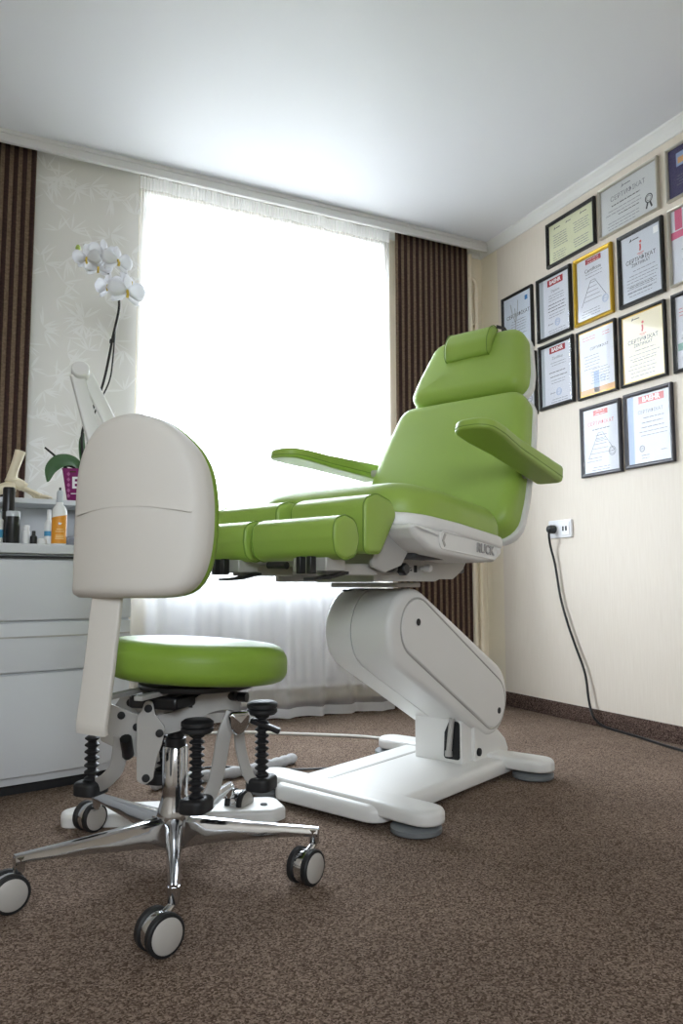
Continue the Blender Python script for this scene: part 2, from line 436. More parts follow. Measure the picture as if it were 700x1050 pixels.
rad = thing('radiator', 'white ribbed panel radiator under the window behind the voile curtain', 'radiator', (1.2, YW+.05, 0))
rp = MB().box((-.50, -.012, .13), (.56, .012, .60))
for i in range(20):
    x = -.47+i*.052
    rp.cushion(rpoly([(x, .16), (x+.030, .16), (x+.030, .57), (x, .57)], .012, 3), -.0, .020, .006, M=frame((0,-.010,0),(1,0,0),(0,0,1),(0,-1,0)), seg=2)
RADW = mat('radiator_enamel', srgb(244, 244, 246), .3)
rp.build('panel', RADW, rad)
MB().box((-.505, -.022, .598), (.565, .026, .612)).build('top_grille', RADW, rad, bevel=.003)
for sx in (-.4, .45): MB().box((sx-.012, .012, .25), (sx+.012, .098, .5)).build('wall_bracket', RADW, rad)
MB().lathe([(.004,0),(.02,0),(.02,.05),(.014,.06),(.014,.085),(.003,.086)], (.575,0,.12), 14, axis='x').build('valve', TRIMW, rad)

pipe = thing('heating_pipe', 'cream painted heating pipes running up the corner beside the brown curtain', 'pipe', (2.43, 3.345, 0))
PIPE = mat('cream_pipe_paint', srgb(242, 230, 206), .4)
def pl(p): return [Vector(q)-Vector((2.43,3.345,0)) for q in p]
p1 = catmull(pl([(2.408,3.345,2.24),(2.408,3.345,1.4),(2.408,3.345,.33),(2.410,3.345,.285),(2.428,3.345,.268),(2.44,3.345,.262)]), 6)
MB().tube(pl([(2.408,3.345,2.44),(2.408,3.345,.31)]), .0125, 12).build('riser', PIPE, pipe)
MB().tube(catmull(pl([(2.38,3.35,2.302),(2.42,3.348,2.305),(2.443,3.345,2.292),(2.450,3.345,2.262),(2.450,3.345,2.2)]), 8), .0125, 12).build('elbow', PIPE, pipe)
MB().tube(pl([(2.450,3.345,2.22),(2.450,3.345,.30)]), .0125, 12).build('riser', PIPE, pipe)
MB().tube(catmull(pl([(2.450,3.345,.33),(2.450,3.345,.29),(2.446,3.345,.268),(2.43,3.345,.258),(2.36,3.348,.255)]), 8), .0135, 12).build('elbow', PIPE, pipe)
MB().tube(catmull(pl([(2.408,3.345,.34),(2.408,3.345,.315),(2.413,3.35,.298),(2.40,3.36,.29)]), 6), .0145, 12).build('elbow', PIPE, pipe)
for x, z in ((2.408, .33), (2.450, .47), (2.450, .31), (2.450, 2.2)):
    MB().lathe([(.010,-.03),(.0165,-.028),(.0165,.028),(.010,.03)], (x-2.43, 0, z), 14).build('coupling', PIPE, pipe)
for z in (.42, 2.05):
    MB().box((-.04,.0,z-.006),(.04,.042,z+.006)).build('clip', PIPE, pipe, bevel=.002)

# ------------------------------------------------------------------ framed certificates on the right wall
INK = mat('print_grey', srgb(120, 122, 130), .7); INKD = mat('print_dark', srgb(58, 58, 64), .7)
RED = mat('print_red', srgb(158, 32, 44), .6); REDL = mat('print_soft_red', srgb(205, 92, 88), .6); PINK = mat('print_pink', srgb(206, 92, 128), .6)
BLUE = mat('print_blue', srgb(64, 128, 190), .6); BLUEL = mat('seal_blue', srgb(150, 170, 205), .6); ORANGE = mat('print_orange', srgb(214, 164, 112), .6)
PW = mat('print_white', srgb(240, 240, 240), .6); TEAL = mat('print_teal', srgb(120, 160, 150), .6)
PAPERS = {k: mat('paper_'+k, srgb(*c), .65) for k, c in dict(white=(212,214,222), bluish=(212,220,232), green=(222,224,190), grey=(206,208,208), cream=(240,230,202), navy=(54,46,92), cool=(204,208,216)).items()}
STRIP = mat('grey_stripe', srgb(168, 174, 180), .6)

def lines(mb, x0, x1, y0, dy, n, W, th=.0022, gaps=.25, w=.0006):
    for i in range(n):
        a = x0 + random.uniform(0, .12)*(x1-x0); e = x1 - random.uniform(0, .12)*(x1-x0)
        while a < e:
            b = min(e, a+random.uniform(.010, .030))
            mb.box((a, y0-i*dy-th/2, W), (b, y0-i*dy+th/2, W+w)); a = b+.004
def ringm(mb, c, r, t, W, M=None, n=28):
    rr = [[(c[0]+k*cos(2*pi*j/n), c[1]+k*sin(2*pi*j/n), z) for j in range(n)] for k, z in ((r,W),(r,W+.0006),(r-t,W+.0006),(r-t,W))]
    rr.append(rr[0]); mb.loft(rr, 0, M, cap=False)
def cert(yc, zc, w, h, fm, paper, label, spec, fw=.016, inner=None):
    # local u = to the right as seen from the room (-y), v = up, w = out of the wall (-x)
    root = thing('framed_certificate', label, 'framed certificate', (XR-.0005, yc, zc), 0, 'framed certificates on the right wall')
    M = frame((0,0,0), (0,-1,0), (0,0,1), (-1,0,0))
    D = .018; a, b = w/2, h/2
    fr = MB()
    prof = [(0,0),(0,D*.8),(fw*.25,D),(fw*.6,D*.93),(fw,D*.55),(fw,0)]
    rings = []
    for k in range(len(prof)):
        i, z = prof[k]; rings.append([(-a+i,-b+i,z),(a-i,-b+i,z),(a-i,b-i,z),(-a+i,b-i,z)])
    rings.append(rings[0])
    fr.loft(rings, 0, M, cap=False); fr.build('frame', fm, root, smooth=0)
    MB().box((-a+fw*.5,-b+fw*.5,.001),(a-fw*.5,b-fw*.5,.0055), M=M).build('paper', PAPERS[paper], root, smooth=0)
    if inner:
        e = MB(); q = fw; t = .003
        for lo, hi in (((-a+q,-b+q),(a-q,-b+q+t)),((-a+q,b-q-t),(a-q,b-q)),((-a+q,-b+q),(-a+q+t,b-q)),((a-q-t,-b+q),(a-q,b-q))):
            e.box((lo[0],lo[1],.0056),(hi[0],hi[1],.009), M=M)
        e.build('inner_slip', inner, root, smooth=0)
    ia, ib = a-fw, b-fw
    W = .0057
    for part, m, fn in spec:
        mb = MB(); fn(mb, ia, ib, W)
        mb.v = [M @ p for p in mb.v]
        mb.build(part, m, root, smooth=0)
    MB().box((-ia-.002,-ib-.002,.0105),(ia+.002,ib+.002,.0115), M=M).build('glass_pane', PGLASS, root, smooth=0)
    return root
def TX(txt, size, x, y, sq=1.0, bold=0.0):
    return lambda mb, a, b, W: text_mesh(txt, size, Matrix.Translation((x*a, y*b, W+.0004)), mb, squeeze=sq, bold=bold)
def LN(x0, x1, y, dy, n, th=.0022): return lambda mb, a, b, W: lines(mb, x0*a, x1*a, y*b, dy, n, W, th)
def RC(x0, x1, y0, y1, w=.0004): return lambda mb, a, b, W: mb.box((x0*a, y0*b, W), (x1*a, y1*b, W+w)) and None
def SEAL(x, y, r): 
    def f(mb, a, b, W):
        ringm(mb, (x*a, y*b), r, .0022, W); ringm(mb, (x*a, y*b), r*.68, .0012, W); mb.box((x*a-r*.4, y*b-.001, W), (x*a+r*.4, y*b+.0015, W+.0005))
    return f
def PYR(mb, a, b, W):
    P = [(-.75*a, -.55*b), (-.15*a, .22*b), (.1*a, .22*b), (.75*a, -.42*b)]
    def seg(p, q): mb.sweep([(p[0],p[1],W+.0004),(q[0],q[1],W+.0004)], sec_rect(.0009,.0004), up=(0,0,1))
    for i in range(3): seg(P[i], P[i+1])
    for k in range(5):
        t = k/5; y = (.15-.14*k)*b; seg((-.2*a-.5*a*t, y), (.12*a+.45*a*t, y))
def EMB(mb, a, b, W):     # small red figure
    mb.sweep([(0,.62*b,W+.0004),(.01*a,.5*b,W+.0004),(-.02*a,.42*b,W+.0004)], sec_rect(.004,.0004), up=(0,0,1))
    mb.lathe([(.0008,0),(.006,0),(.006,.0006),(.0008,.0006)], (.02*a,.69*b,W), 12)
    mb.box((-.16*a,.345*b,W),(.18*a,.365*b,W+.0005)); mb.box((-.10*a,.30*b,W),(.12*a,.315*b,W+.0005))
def ROS(mb, a, b, W):
    c = (.72*a, -.42*b); ringm(mb, c, .020, .004, W); ringm(mb, c, .012, .0015, W)
    for s in (-1, 1): mb.sweep([(c[0]+s*.006, c[1]-.018, W+.0004), (c[0]+s*.015, c[1]-.042, W+.0004)], sec_rect(.004,.0004), up=(0,0,1))
def LOGO(x, y, s=.012):
    def f(mb, a, b, W):
        mb.add([(x*a-s, y*b-s*.6, W+.0004),(x*a+s*.2, y*b-s*.2, W+.0004),(x*a-s*.2, y*b+s*.8, W+.0004)], [(0,1,2)])
        mb.box((x*a+s*.4, y*b-s*.2, W),(x*a+s*3.4, y*b+s*.15, W+.0005))
    return f
def PLANT(mb, a, b, W):
    for p in (((-.25,-.75),(-.1,.1),(-.18,.55)), ((-.1,.1),(.02,.45),(.05,.8)), ((-.12,.0),(-.35,.35),(-.5,.75))):
        mb.sweep([(q[0]*a, q[1]*b, W+.0003) for q in p], sec_rect(.003,.0003), up=(0,0,1))

A4 = (.238, .324)
# top row
cert(1.945, 2.292, .325, .225, SILVER, 'navy', 'silver-framed dark purple landscape certificate, highest at the right edge of the wall', [
    ('photo_print', BLUEL, RC(-.75,-.25,.2,.75)), ('photo_print', ORANGE, RC(-.7,-.35,.3,.55,.0008)), ('printed_text', INK, LN(-.8,.7,-.2,.012,4))], .010)
cert(2.316, 2.294, .335, .230, SILVER, 'grey', 'silver-framed grey landscape certificate with a ribbon rosette, below the ceiling moulding', [
    ('logo', INK, LOGO(-.15,.78)), ('title', INK, TX('СЕРТИФІКАТ', .030, 0, .42)), ('printed_text', INKD, LN(-.62,.55,.12,.02,1,.004)),
    ('printed_text', INK, LN(-.85,.5,-.08,.016,2)), ('printed_text', INKD, LN(-.4,.4,-.38,.02,1,.003)), ('printed_text', INK, LN(-.85,.4,-.6,.014,3)), ('rosette', INKD, ROS)], .011)
cert(2.671, 2.291, .328, .226, FRAMEB, 'green', 'black-framed pale green landscape certificate, uppermost beside the ceiling moulding', [
    ('logo', INKD, LOGO(-.7,.75,.010)), ('logo', INKD, LOGO(-.15,.75,.008)), ('logo', INKD, LOGO(.5,.78,.010)),
    ('printed_text', INK, LN(-.85,-.1,.4,.012,6)), ('printed_text', INK, LN(.1,.85,.45,.012,5)), ('printed_text', INK, LN(-.85,-.2,-.5,.012,4)), ('printed_text', INK, LN(.1,.85,-.4,.012,4))])
# second row
cert(1.990, 1.983, *A4, SILVER, 'white', 'silver-framed certificate with a pink band and pink upright bar, cut by the right edge', [
    ('colour_bar', PINK, RC(-.82,-.5,.45,1.0)), ('colour_band', PINK, RC(-1,1,.22,.42,.0006)), ('printed_text', INK, LN(-.6,.8,.05,.014,10))], .011)
cert(2.259, 1.982, .243, .326, FRAMEB, 'cool', 'thick black-framed grey certificate with a red figure, above the cream one', [
    ('logo', INKD, LOGO(-.45,.84)), ('logo', PW, RC(.68,.92,.72,.92)), ('emblem', REDL, EMB), ('title', INKD, TX('СЕРТИФІКАТ', .025, 0, .19, .98, .0002)), ('title', INKD, TX('ZERTIFIKAT', .019, 0, .055, 1, .0001)),
    ('printed_text', INK, LN(-.4,.8,-.12,.014,1)), ('printed_text', INK, LN(-.8,.85,-.25,.014,6)), ('printed_text', INKD, LN(-.8,.6,-.58,.02,1)), ('printed_text', INK, LN(-.8,.7,-.75,.014,2))], .017)
cert(2.535, 1.985, *A4, GOLD, 'white', 'gold-framed certificate with a red label and a pyramid drawing', [
    ('label_block', RED, RC(-.45,.5,.80,.97)), ('printed_text', PW, LN(-.35,.4,.92,.012,2,.002)), ('title', INKD, TX('Certificate', .024, .0, .58)), ('printed_text', INK, LN(-.55,.6,.46,.016,2)),
    ('pyramid_drawing', INK, PYR), ('seal', BLUEL, SEAL(.7,-.55,.018)), ('printed_text', INK, LN(-.8,.4,-.72,.012,3))], .018)
cert(2.797, 1.985, .243, .324, FRAMEB, 'white', 'black-framed diploma with a red label, left of the gold frame', [
    ('side_stripe', STRIP, RC(-1,-.72,-1,1)), ('label_block', RED, RC(-.42,.62,.70,.93)), ('label_lettering', PW, lambda mb,a,b,W: text_mesh('BAEHR', .026, Matrix.Translation((.1*a,.81*b,W+.0012)), mb, bold=.0007)),
    ('title', INK, TX('Diplom', .020, .1, .5)), ('printed_text', INK, LN(-.4,.7,.36,.013,3)), ('printed_text', INKD, LN(-.5,.8,.04,.016,3,.003)), ('printed_text', INK, LN(-.4,.7,-.3,.013,2)),
    ('logo', INK, LOGO(-.35,-.62,.008)), ('seal', BLUEL, SEAL(.2,-.62,.018)), ('printed_text', INK, LN(-.5,.8,-.85,.012,2))], .017)
cert(3.075, 1.985, .245, .324, FRAMEB, 'bluish', 'black-framed light blue certificate with a plant print, nearest the room corner', [
    ('plant_print', STRIP, PLANT), ('logo', BLUE, RC(.55,.75,.68,.84)), ('title', INKD, TX('СЕРТИФІКАТ', .028, .05, .28)), ('printed_text', INK, LN(-.5,.7,.08,.014,4)), ('printed_text', INK, LN(-.3,.7,-.3,.02,2)), ('seal', BLUEL, SEAL(.4,-.78,.010))], .013)
# third row
cert(3.060, 1.634, .245, .324, FRAMEB, 'white', 'black-framed pyramid diploma partly hidden behind the green headrest', [
    ('label_block', RED, RC(-.4,.5,.72,.93)), ('printed_text', INK, LN(-.5,.6,.5,.016,2)), ('pyramid_drawing', INK, PYR), ('seal', INK, SEAL(.65,-.5,.020))], .017)
cert(2.795, 1.640, .244, .324, FRAMEB, 'white', 'black-framed certificate with a red label and blue seal, below the diploma', [
    ('side_stripe', STRIP, RC(-1,-.78,-1,1)), ('label_block', RED, RC(-.42,.62,.74,.95)), ('label_lettering', PW, lambda mb,a,b,W: text_mesh('BAEHR', .026, Matrix.Translation((.1*a,.845*b,W+.0012)), mb, bold=.0007)),
    ('title', INK, TX('Zertifikat', .020, .1, .56)), ('printed_text', INK, LN(-.4,.7,.40,.013,2)), ('printed_text', INKD, LN(-.5,.7,.08,.022,2,.003)), ('printed_text', INK, LN(-.4,.7,-.2,.013,2)),
    ('logo', INK, LOGO(-.35,-.62,.008)), ('seal', BLUEL, SEAL(.15,-.62,.018)), ('printed_text', INK, LN(-.4,.8,-.85,.012,2))], .017)
cert(2.528, 1.633, *A4, FRAMEB, 'white', 'black-framed white certificate with an orange foot stripe, below the gold frame', [
    ('colour_band', ORANGE, RC(-1,1,-1,-.80)), ('colour_band', BLUEL, RC(-.2,.1,-1,-.3)), ('emblem', REDL, LN(.3,.8,.82,.012,2)), ('printed_text', REDL, LN(-.9,0,.82,.012,2)), ('title', INKD, TX('СЕРТИФІКАТ', .017, .15, .42)),
    ('printed_text', INK, LN(-.75,.2,.22,.015,5)), ('printed_text', INK, LN(-.4,.7,-.22,.013,6)), ('seal', BLUEL, SEAL(.3,-.55,.016))], .012, GOLD)
cert(2.264, 1.629, .243, .318, FRAMEB, 'cream', 'black-framed cream certificate with a red figure and gold inner edge', [
    ('logo', INKD, LOGO(-.45,.86,.010)), ('emblem', REDL, EMB), ('title', INKD, TX('СЕРТИФІКАТ', .025, 0, .19, .98, .0002)), ('title', INKD, TX('ZERTIFIKAT', .019, 0, .055, 1, .0001)),
    ('printed_text', INKD, LN(-.4,.7,-.1,.014,1)), ('printed_text', INK, LN(-.8,.8,-.22,.016,2)), ('printed_text', INKD, LN(-.7,.7,-.4,.014,1)), ('printed_text', INK, LN(-.8,.6,-.52,.016,4))], .013, GOLD)
cert(1.990, 1.627, *A4, FRAMEB, 'white', 'black-framed white certificate with a green patch, lower one at the right edge', [
    ('colour_patch', TEAL, RC(-.95,.2,-.5,-.3)), ('emblem', REDL, LN(-.85,-.2,.65,.014,3)), ('printed_text', INK, LN(-.8,.8,.2,.014,5)), ('printed_text', INK, LN(-.8,.6,-.6,.014,3))], .015)
# bottom row
cert(2.519, 1.271, .242, .324, FRAMEG, 'white', 'dark grey-framed certificate with a red label paled as by glare, left of the two lowest', [
    ('label_block', REDL, RC(-.42,.42,.78,.94)), ('printed_text', PW, LN(-.3,.3,.9,.012,2,.002)), ('title', REDL, TX('СЕРТИФІКАТ', .024, 0, .53)), ('printed_text', INKD, LN(-.55,.55,.34,.014,1,.003)), ('printed_text', INK, LN(-.35,.35,.14,.013,4)),  # glare on the glass put into the softer red
    ('pyramid_drawing', INK, PYR), ('seal', INK, SEAL(.62,-.42,.020)), ('printed_text', INK, LN(-.85,.1,-.55,.014,2)), ('printed_text', INK, LN(-.6,.5,-.85,.012,2))], .017)
cert(2.251, 1.275, .253, .324, FRAMEG, 'white', 'dark grey-framed certificate with a red label paled as by window glare, right of the two lowest', [
    ('side_stripe', BLUEL, RC(-1,-.72,-1,1)), ('label_block', REDL, RC(-.45,.75,.74,.95)), ('label_lettering', PW, lambda mb,a,b,W: text_mesh('BAEHR', .030, Matrix.Translation((.15*a,.845*b,W+.0012)), mb, bold=.0008)),  # red softened in colour for the window reflection on the glass
    ('title', INK, TX('СЕРТИФІКАТ', .020, .1, .48)), ('printed_text', INK, LN(-.35,.75,.30,.020,3,.003)), ('printed_text', INK, LN(-.5,.9,-.1,.016,2)), ('seal', INK, SEAL(-.35,-.58,.014)), ('printed_text', INK, LN(-.4,.0,-.78,.012,2)), ('printed_text', INK, LN(.5,.85,-.7,.012,1))], .017)

# ------------------------------------------------------------------ socket and power cable
so = thing('wall_socket', 'white double wall socket plate on the cream wall beside the chair', 'socket', (XR-.0005, 2.797, .886))
Mw = frame((0,0,0), (0,-1,0), (0,0,1), (-1,0,0))
SOCK = mat('socket_white', srgb(238, 238, 240), .3)
MB().cushion(rpoly([(-.078,-.043),(.078,-.043),(.078,.043),(-.078,.043)], .008), 0, .011, .004, M=Mw, r0=.001).build('face_plate', SOCK, so)
MB().cushion(rpoly([(.008,-.032),(.068,-.032),(.068,.032),(.008,.032)], .005), .010, .014, .002, M=Mw, r0=.0005).build('socket_insert', SOCK, so)
for x in (.026, .046): MB().box((x-.005,-.011,.0138),(x+.005,.011,.0146), M=Mw).build('usb_port', SLOT, so)
MB().lathe([(.002,.010),(.026,.010),(.026,.0135),(.022,.0135),(.021,.011),(.002,.011)], (0,0,0), 24, M=Mw @ Matrix.Translation((-.038,0,0))).build('socket_well', SOCK, so)
pg = thing('power_cable', 'black power cable with a plug, hanging from the wall socket down to the carpet', 'cable', (XR, 2.835, .886))
O = Vector((XR, 2.835, .886))
MB().lathe([(.004,.012),(.020,.013),(.021,.030),(.017,.046),(.010,.050),(.002,.051)], (0,0,0), 18, M=Mw).build('plug', BLACKP, pg)
cp = [(2.480,2.835,.885),(2.474,2.835,.868),(2.480,2.840,.835),(2.494,2.845,.79),(2.500,2.827,.713),(2.502,2.80,.565),(2.500,2.757,.45),(2.500,2.712,.352),(2.498,2.65,.226),(2.490,2.622,.109),(2.482,2.59,.045),(2.495,2.55,.012),(2.49,2.47,.006),(2.47,2.33,.005),(2.43,2.14,.005),(2.40,1.9,.005)]
MB().tube([Vector(p)-O for p in catmull(cp, 8)], .0055, 8).build('cord', BLACKP, pg)

exec_parts = True
# ------------------------------------------------------------------ treatment chair
ca = atan2(.42, .907)
ch = thing('treatment_chair', 'lime green upholstered treatment chair on a white lifting base in front of the window', 'treatment chair', (1.38, 2.16, 0), ca)
# --- base
bo = [(-.555,-.185),(.235,-.185),(.235,.215),(-.545,.215)]
MB().cushion(rpoly(bo, [.05,.03,.03,.05]), .014, .058, .022, r0=.006).build('base_plate', WHITE, ch)
for q in (( -.50,.015),(.17,.015)): pass
def bar(c, y0, y1, half, name='cross_bar', tilt=0):
    o = stadium((c+tilt*.5*(y0), y0+half), (c+tilt*.5*(y1), y1-half), half)
    return MB().cushion(o, .030, .068, .015, r0=.008).build(name, WHITE, ch)
bar(-.475, -.335, .325, .052, tilt=.10)
bar(.185, -.325, .345, .052, tilt=-.03)
MB().cushion(rpoly([(-.40,.105),(.10,.105),(.10,.120),(-.40,.120)], .006), .054, .0595, .002, seg=2).build('base_groove', GREYM, ch)
for x, y in ((-.492,-.258),(.20,-.250),(.19,.30),(-.46,.28)):
    MB().lathe([(.004,0),(.060,0),(.066,.004),(.066,.015),(.060,.020),(.018,.022),(.016,.034),(.003,.034)], (x,y,.001), 32).build('foot_pad', PADG, ch)
# --- post under the lifting arm
post = MB()
MB().cushion(rpoly([(.0,-.105),(.10,-.105),(.10,.075),(.0,.075)], .006), .05, .215, .003).build('post', WHITE, ch)
MB().cushion(rpoly([(-.078,.018),(-.018,.018),(-.022,.10),(-.040,.138),(-.078,.138)], .010), -.001, .001, .0005, seg=2,
             M=frame((-.0012,-.02,.05),(0,1,0),(0,0,1),(-1,0,0))).build('post_opening', SLOT, ch)
MB().tube([(-.010,-.062,.090),(-.014,-.078,.20)], .009, 14).tube([(-.008,-.060,.078),(-.008,-.060,.094)], .012, 12).build('piston', GREYM, ch)
MB().cushion(rpoly([(.06,.05),(.30,.05),(.27,.10),(.20,.15),(.06,.19)], .012), -.012, .012, .004, M=frame((0,-.105,0),(1,0,0),(0,0,1),(0,-1,0))).build('pivot_plate', WHITE, ch)
MB().lathe([(.002,0),(.013,0),(.013,.006),(.009,.008),(.002,.008)], (0,0,0), 16, M=frame((.085,-.116,.083),(1,0,0),(0,0,1),(0,-1,0))).build('pivot_bolt', SLOT, ch)
# --- slanted lifting arm cover (two shells with a seam)
UC, LC, AR = (-.29, .49), (.163, .246), .125
Ms = frame((0,0,0), (1,0,0), (0,0,1), (0,-1,0))          # u = x, v = z, w = -y
so_ = stadium(UC, LC, AR, 20)
MB().cushion(so_, -.015, .122, .020, M=Ms, r0=.0015).build('arm_cover', WHITE, ch)
MB().cushion(so_, -.122, -.0185, .0015, M=Ms, r0=.020).build('arm_cover', WHITE, ch)
MB().cushion(stadium(UC, LC, AR-.004, 20), -.02, -.0135, .001, M=Ms, seg=2).build('cover_seam', SLOT, ch)
st2 = stadium((-.272,.500),(.176,.232), .083, 18)
def outline_ring(mb, o, r, w, M):
    mb.tube([M @ Vector((p.x, p.y, w)) for p in o]+[M @ Vector((o[0].x, o[0].y, w))], r, 8)
for sgn in (1, -1):
    Mz = Ms if sgn == 1 else frame((0,0,0), (1,0,0), (0,0,1), (0,1,0))
    gr = MB().cushion(st2, .118, .1255, .004, M=Mz, r0=.001)
    gr.build('cover_inlay', WHITE, ch)
    g2 = MB(); outline_ring(g2, stadium((-.272,.500),(.176,.232), .0865, 18), .0032, .1215, Mz); g2.build('inlay_groove', GREYM, ch)
    for (x, z) in ((-.272, .516), (.214, .200)):
        MB().lathe([(.001,.1245),(.0105,.1245),(.0105,.127),(.007,.1275),(.001,.1275)], (0,0,0), 16, M=Mz @ Matrix.Translation((x,z,0))).build('cover_bolt', SLOT, ch)
# small dark vent at the top of the arm
MB().cushion(rpoly([(-.02,-.006),(.03,-.006),(.03,.006),(-.02,.006)], .005), 0, .004, .001, M=frame((-.33,.09,.606),(.3,-.95,0),(.94,.3,.15),(0,0,1)), seg=2).build('vent_slot', SLOT, ch)
# --- carriage between arm and seat
MB().box((-.38,-.12,.618),(-.25,.12,.632)).build('carriage_plate', GREYM, ch, bevel=.003)
cs = [(-.56,.635),(-.26,.635),(-.235,.642),(-.16,.642),(-.10,.672),(-.04,.745),(-.04,.775),(-.56,.775)]
for y0, y1 in ((-.178,-.168), (.168,.178)):
    MB().cushion(rpoly(cs, .004, 2), -y1, -y0, .001, M=Ms, seg=2).build('carriage_side', GREYM, ch)
MB().box((-.56,-.17,.655),(-.55,.172,.76)).box((-.56,-.17,.633),(-.55,.02,.66)).build('carriage_front', GREYM, ch, bevel=.002)
MB().box((-.52,-.16,.66),(-.06,.16,.74)).build('drive_housing', mat('housing_and_gap_shade', srgb(70, 70, 72), .5), ch, bevel=.006)
for x, z, m, r, nm in ((-.455,.668,BLACKP,.017,'adjusting_knob'), (-.335,.672,WHITE,.011,'indicator_cap')):
    k = MB().lathe([(.002,-.004),(r*.5,-.004),(r*.5,.012),(r,.013),(r,.030),(r*.8,.034),(.002,.034)], (0,0,0), 18, M=Ms @ Matrix.Translation((x,z,.178)))
    k.build(nm, m, ch)
MB().lathe([(.002,0),(.008,0),(.008,.03),(.002,.031)], (0,0,0), 12, M=Ms @ Matrix.Translation((-.50,.668,.178))).build('adjusting_knob', BLACKP, ch)
lt = MB()
for i in range(4): lt.box((-.43+i*.013,.664,.1785),(-.43+i*.013+.009,.668,.1790), M=Ms)
lt.box((-.43,.671,.1785),(-.385,.674,.1790), M=Ms); lt.box((-.372,.660,.1785),(-.356,.680,.1788), M=Ms)
lt.build('scale_marking', SLOT, ch, smooth=0)
# --- seat, tilted back a little
SLP = -.107
Mt = frame((-.34, 0, .787), (1,0,SLP), (0,1,0), (-SLP,0,1))
def seat_outline(x0, x1, hw, rf, rb): return even(rpoly([(x0,-hw+.03),(x0+.22,-hw),(x1,-hw),(x1,hw),(x0+.22,hw),(x0,hw-.03)], [rf,.2,rb,rb,.2,rf], 10), 96)
MB().cushion(seat_outline(-.232,.285,.315,.20,.10), .0, .095, .070, dome1=.022, M=Mt, r0=.010, seg=8).build('seat', GREEN, ch)
MB().cushion(seat_outline(-.245,.295,.325,.19,.10), -.032, .004, .010, M=Mt, r0=.012).build('seat_rim', WHITE, ch)
for sg in (-1, 1):
    Mp = frame((0, sg*.300, 0), (1,0,0), (0,0,1), (0,sg,0))
    po = [(-.600,.783),(-.11,.737),(-.105,.715),(-.145,.692),(-.23,.688),(-.46,.706),(-.505,.716),(-.565,.745)]
    pan = MB().cushion(rpoly(po, [.01,.03,.03,.05,.1,.08,.06,.05]), -.14, .018, .016, M=Mp, r0=.004).build('side_panel', WHITE, ch)
    tl = -.08
    Mi = Mp @ Matrix.Translation((-.315,.734,.0175)) @ Matrix.Rotation(tl, 4, 'Z')
    if sg == -1:
        slot = rpoly([(-.145,-.024),(.165,-.024),(.165,.022),(-.145,.022)], .020)
        MB().cushion(slot, -.002, .0012, .0008, M=Mi, seg=2).build('name_field', WHITE, pan)
        g = MB(); outline_ring(g, slot, .0024, .001, Mi); g.build('field_border', WHITE, pan)
        lm = MB(); text_mesh('RUCK', .037, Mi @ Matrix.Translation((.098,-.001,.0030)), lm, ext=.0022, bold=.0005); lm.build('lettering', mat('letter_emboss_shade', srgb(158,156,154), .5), pan, smooth=0)  # shadows of the embossing put into a darker letter colour
        am = MB().sweep([(-.118,.016,.002),(-.128,-.002,.002),(-.118,-.016,.002)], sec_rect(.004,.0012), up=(0,0,1), M=Mi); am.build('logo_mark', GREYM, pan, smooth=0)
MB().box((-.48,-.255,.695),(-.12,.255,.770)).build('seat_underframe', MATS['housing_and_gap_shade'], ch, bevel=.01)  # coloured dark to stand in for the shaded gap under the seat
# --- backrest and headrest, reclined
TH = radians(27)
TH = atan2(.214, .42)
Mb = frame((.004, 0, .835), (0,1,0), (sin(TH),0,cos(TH)), (cos(TH),0,-sin(TH)))      # w points to the rear
bk = even(rpoly([(-.305,-.06),(.305,-.06),(.305,.08),(.286,.30),(.254,.503),(-.254,.503),(-.286,.30),(-.305,.08)], [.09,.09,.3,.6,.065,.065,.6,.3], 10), 110)
MB().cushion(bk, -.045, .050, .012, dome0=.006, M=Mb, r0=.045, seg=7).build('backrest', GREEN, ch)
bk2 = even(rpoly([(-.315,-.07),(.315,-.07),(.315,.08),(.296,.30),(.262,.508),(-.262,.508),(-.296,.30),(-.315,.08)], [.09,.09,.3,.6,.07,.07,.6,.3], 10), 110)
MB().cushion(bk2, .036, .075, .022, M=Mb, r0=.006, dome1=.01).build('backrest_shell', WHITE, ch)
hd = even(rpoly([(-.236,.513),(.236,.513),(.226,.62),(.184,.808),(-.184,.808),(-.226,.62)], [.075,.075,.3,.065,.065,.3], 10), 96)
MB().cushion(hd, -.045, .040, .012, dome0=.008, M=Mb, r0=.045, seg=7).build('headrest', GREEN, ch)
hd2 = even(rpoly([(-.252,.510),(.252,.510),(.239,.62),(.190,.814),(-.190,.814),(-.239,.62)], [.08,.08,.3,.07,.07,.3], 10), 96)
MB().cushion(hd2, .030, .060, .018, M=Mb, r0=.005, dome1=.006).build('headrest_shell', WHITE, ch)
for y in (-.07, .07): MB().tube([Mb @ Vector((y,.40,.072)), Mb @ Vector((y,.56,.066))], .010, 10).build('headrest_rod', STEEL, ch)
# neck pillow with its strap
pprof = rpoly([(-.060,.0),(-.068,-.028),(-.02,-.052),(.035,-.050),(.066,-.022),(.066,.004)], [.008,.02,.05,.05,.03,.008], 6)
pil = MB().cushion([Vector((p.y, p.x)) for p in pprof], -.092, .092, .012, dome1=.004, dome0=.004,
      M=Mb @ frame((0,.735,-.040),(0,0,1),(0,1,0),(1,0,0))).build('neck_pillow', GREEN, ch)
for y in (-.088, .088):
    s_ = MB(); pr = [Vector((y,.735+p.x*1.01,-.040+p.y*1.01)) for p in pprof]; s_.tube([Mb @ q for q in pr], .0022, 6); s_.build('piping', SEAM, pil)
MB().sweep([Mb @ Vector(p) for p in [(-.095,.797,-.058),(-.105,.818,-.02),(-.105,.820,.02),(-.10,.812,.062)]], sec_rect(.006,.0015), up=(0,1,0)).build('strap', BLACKP, pil)
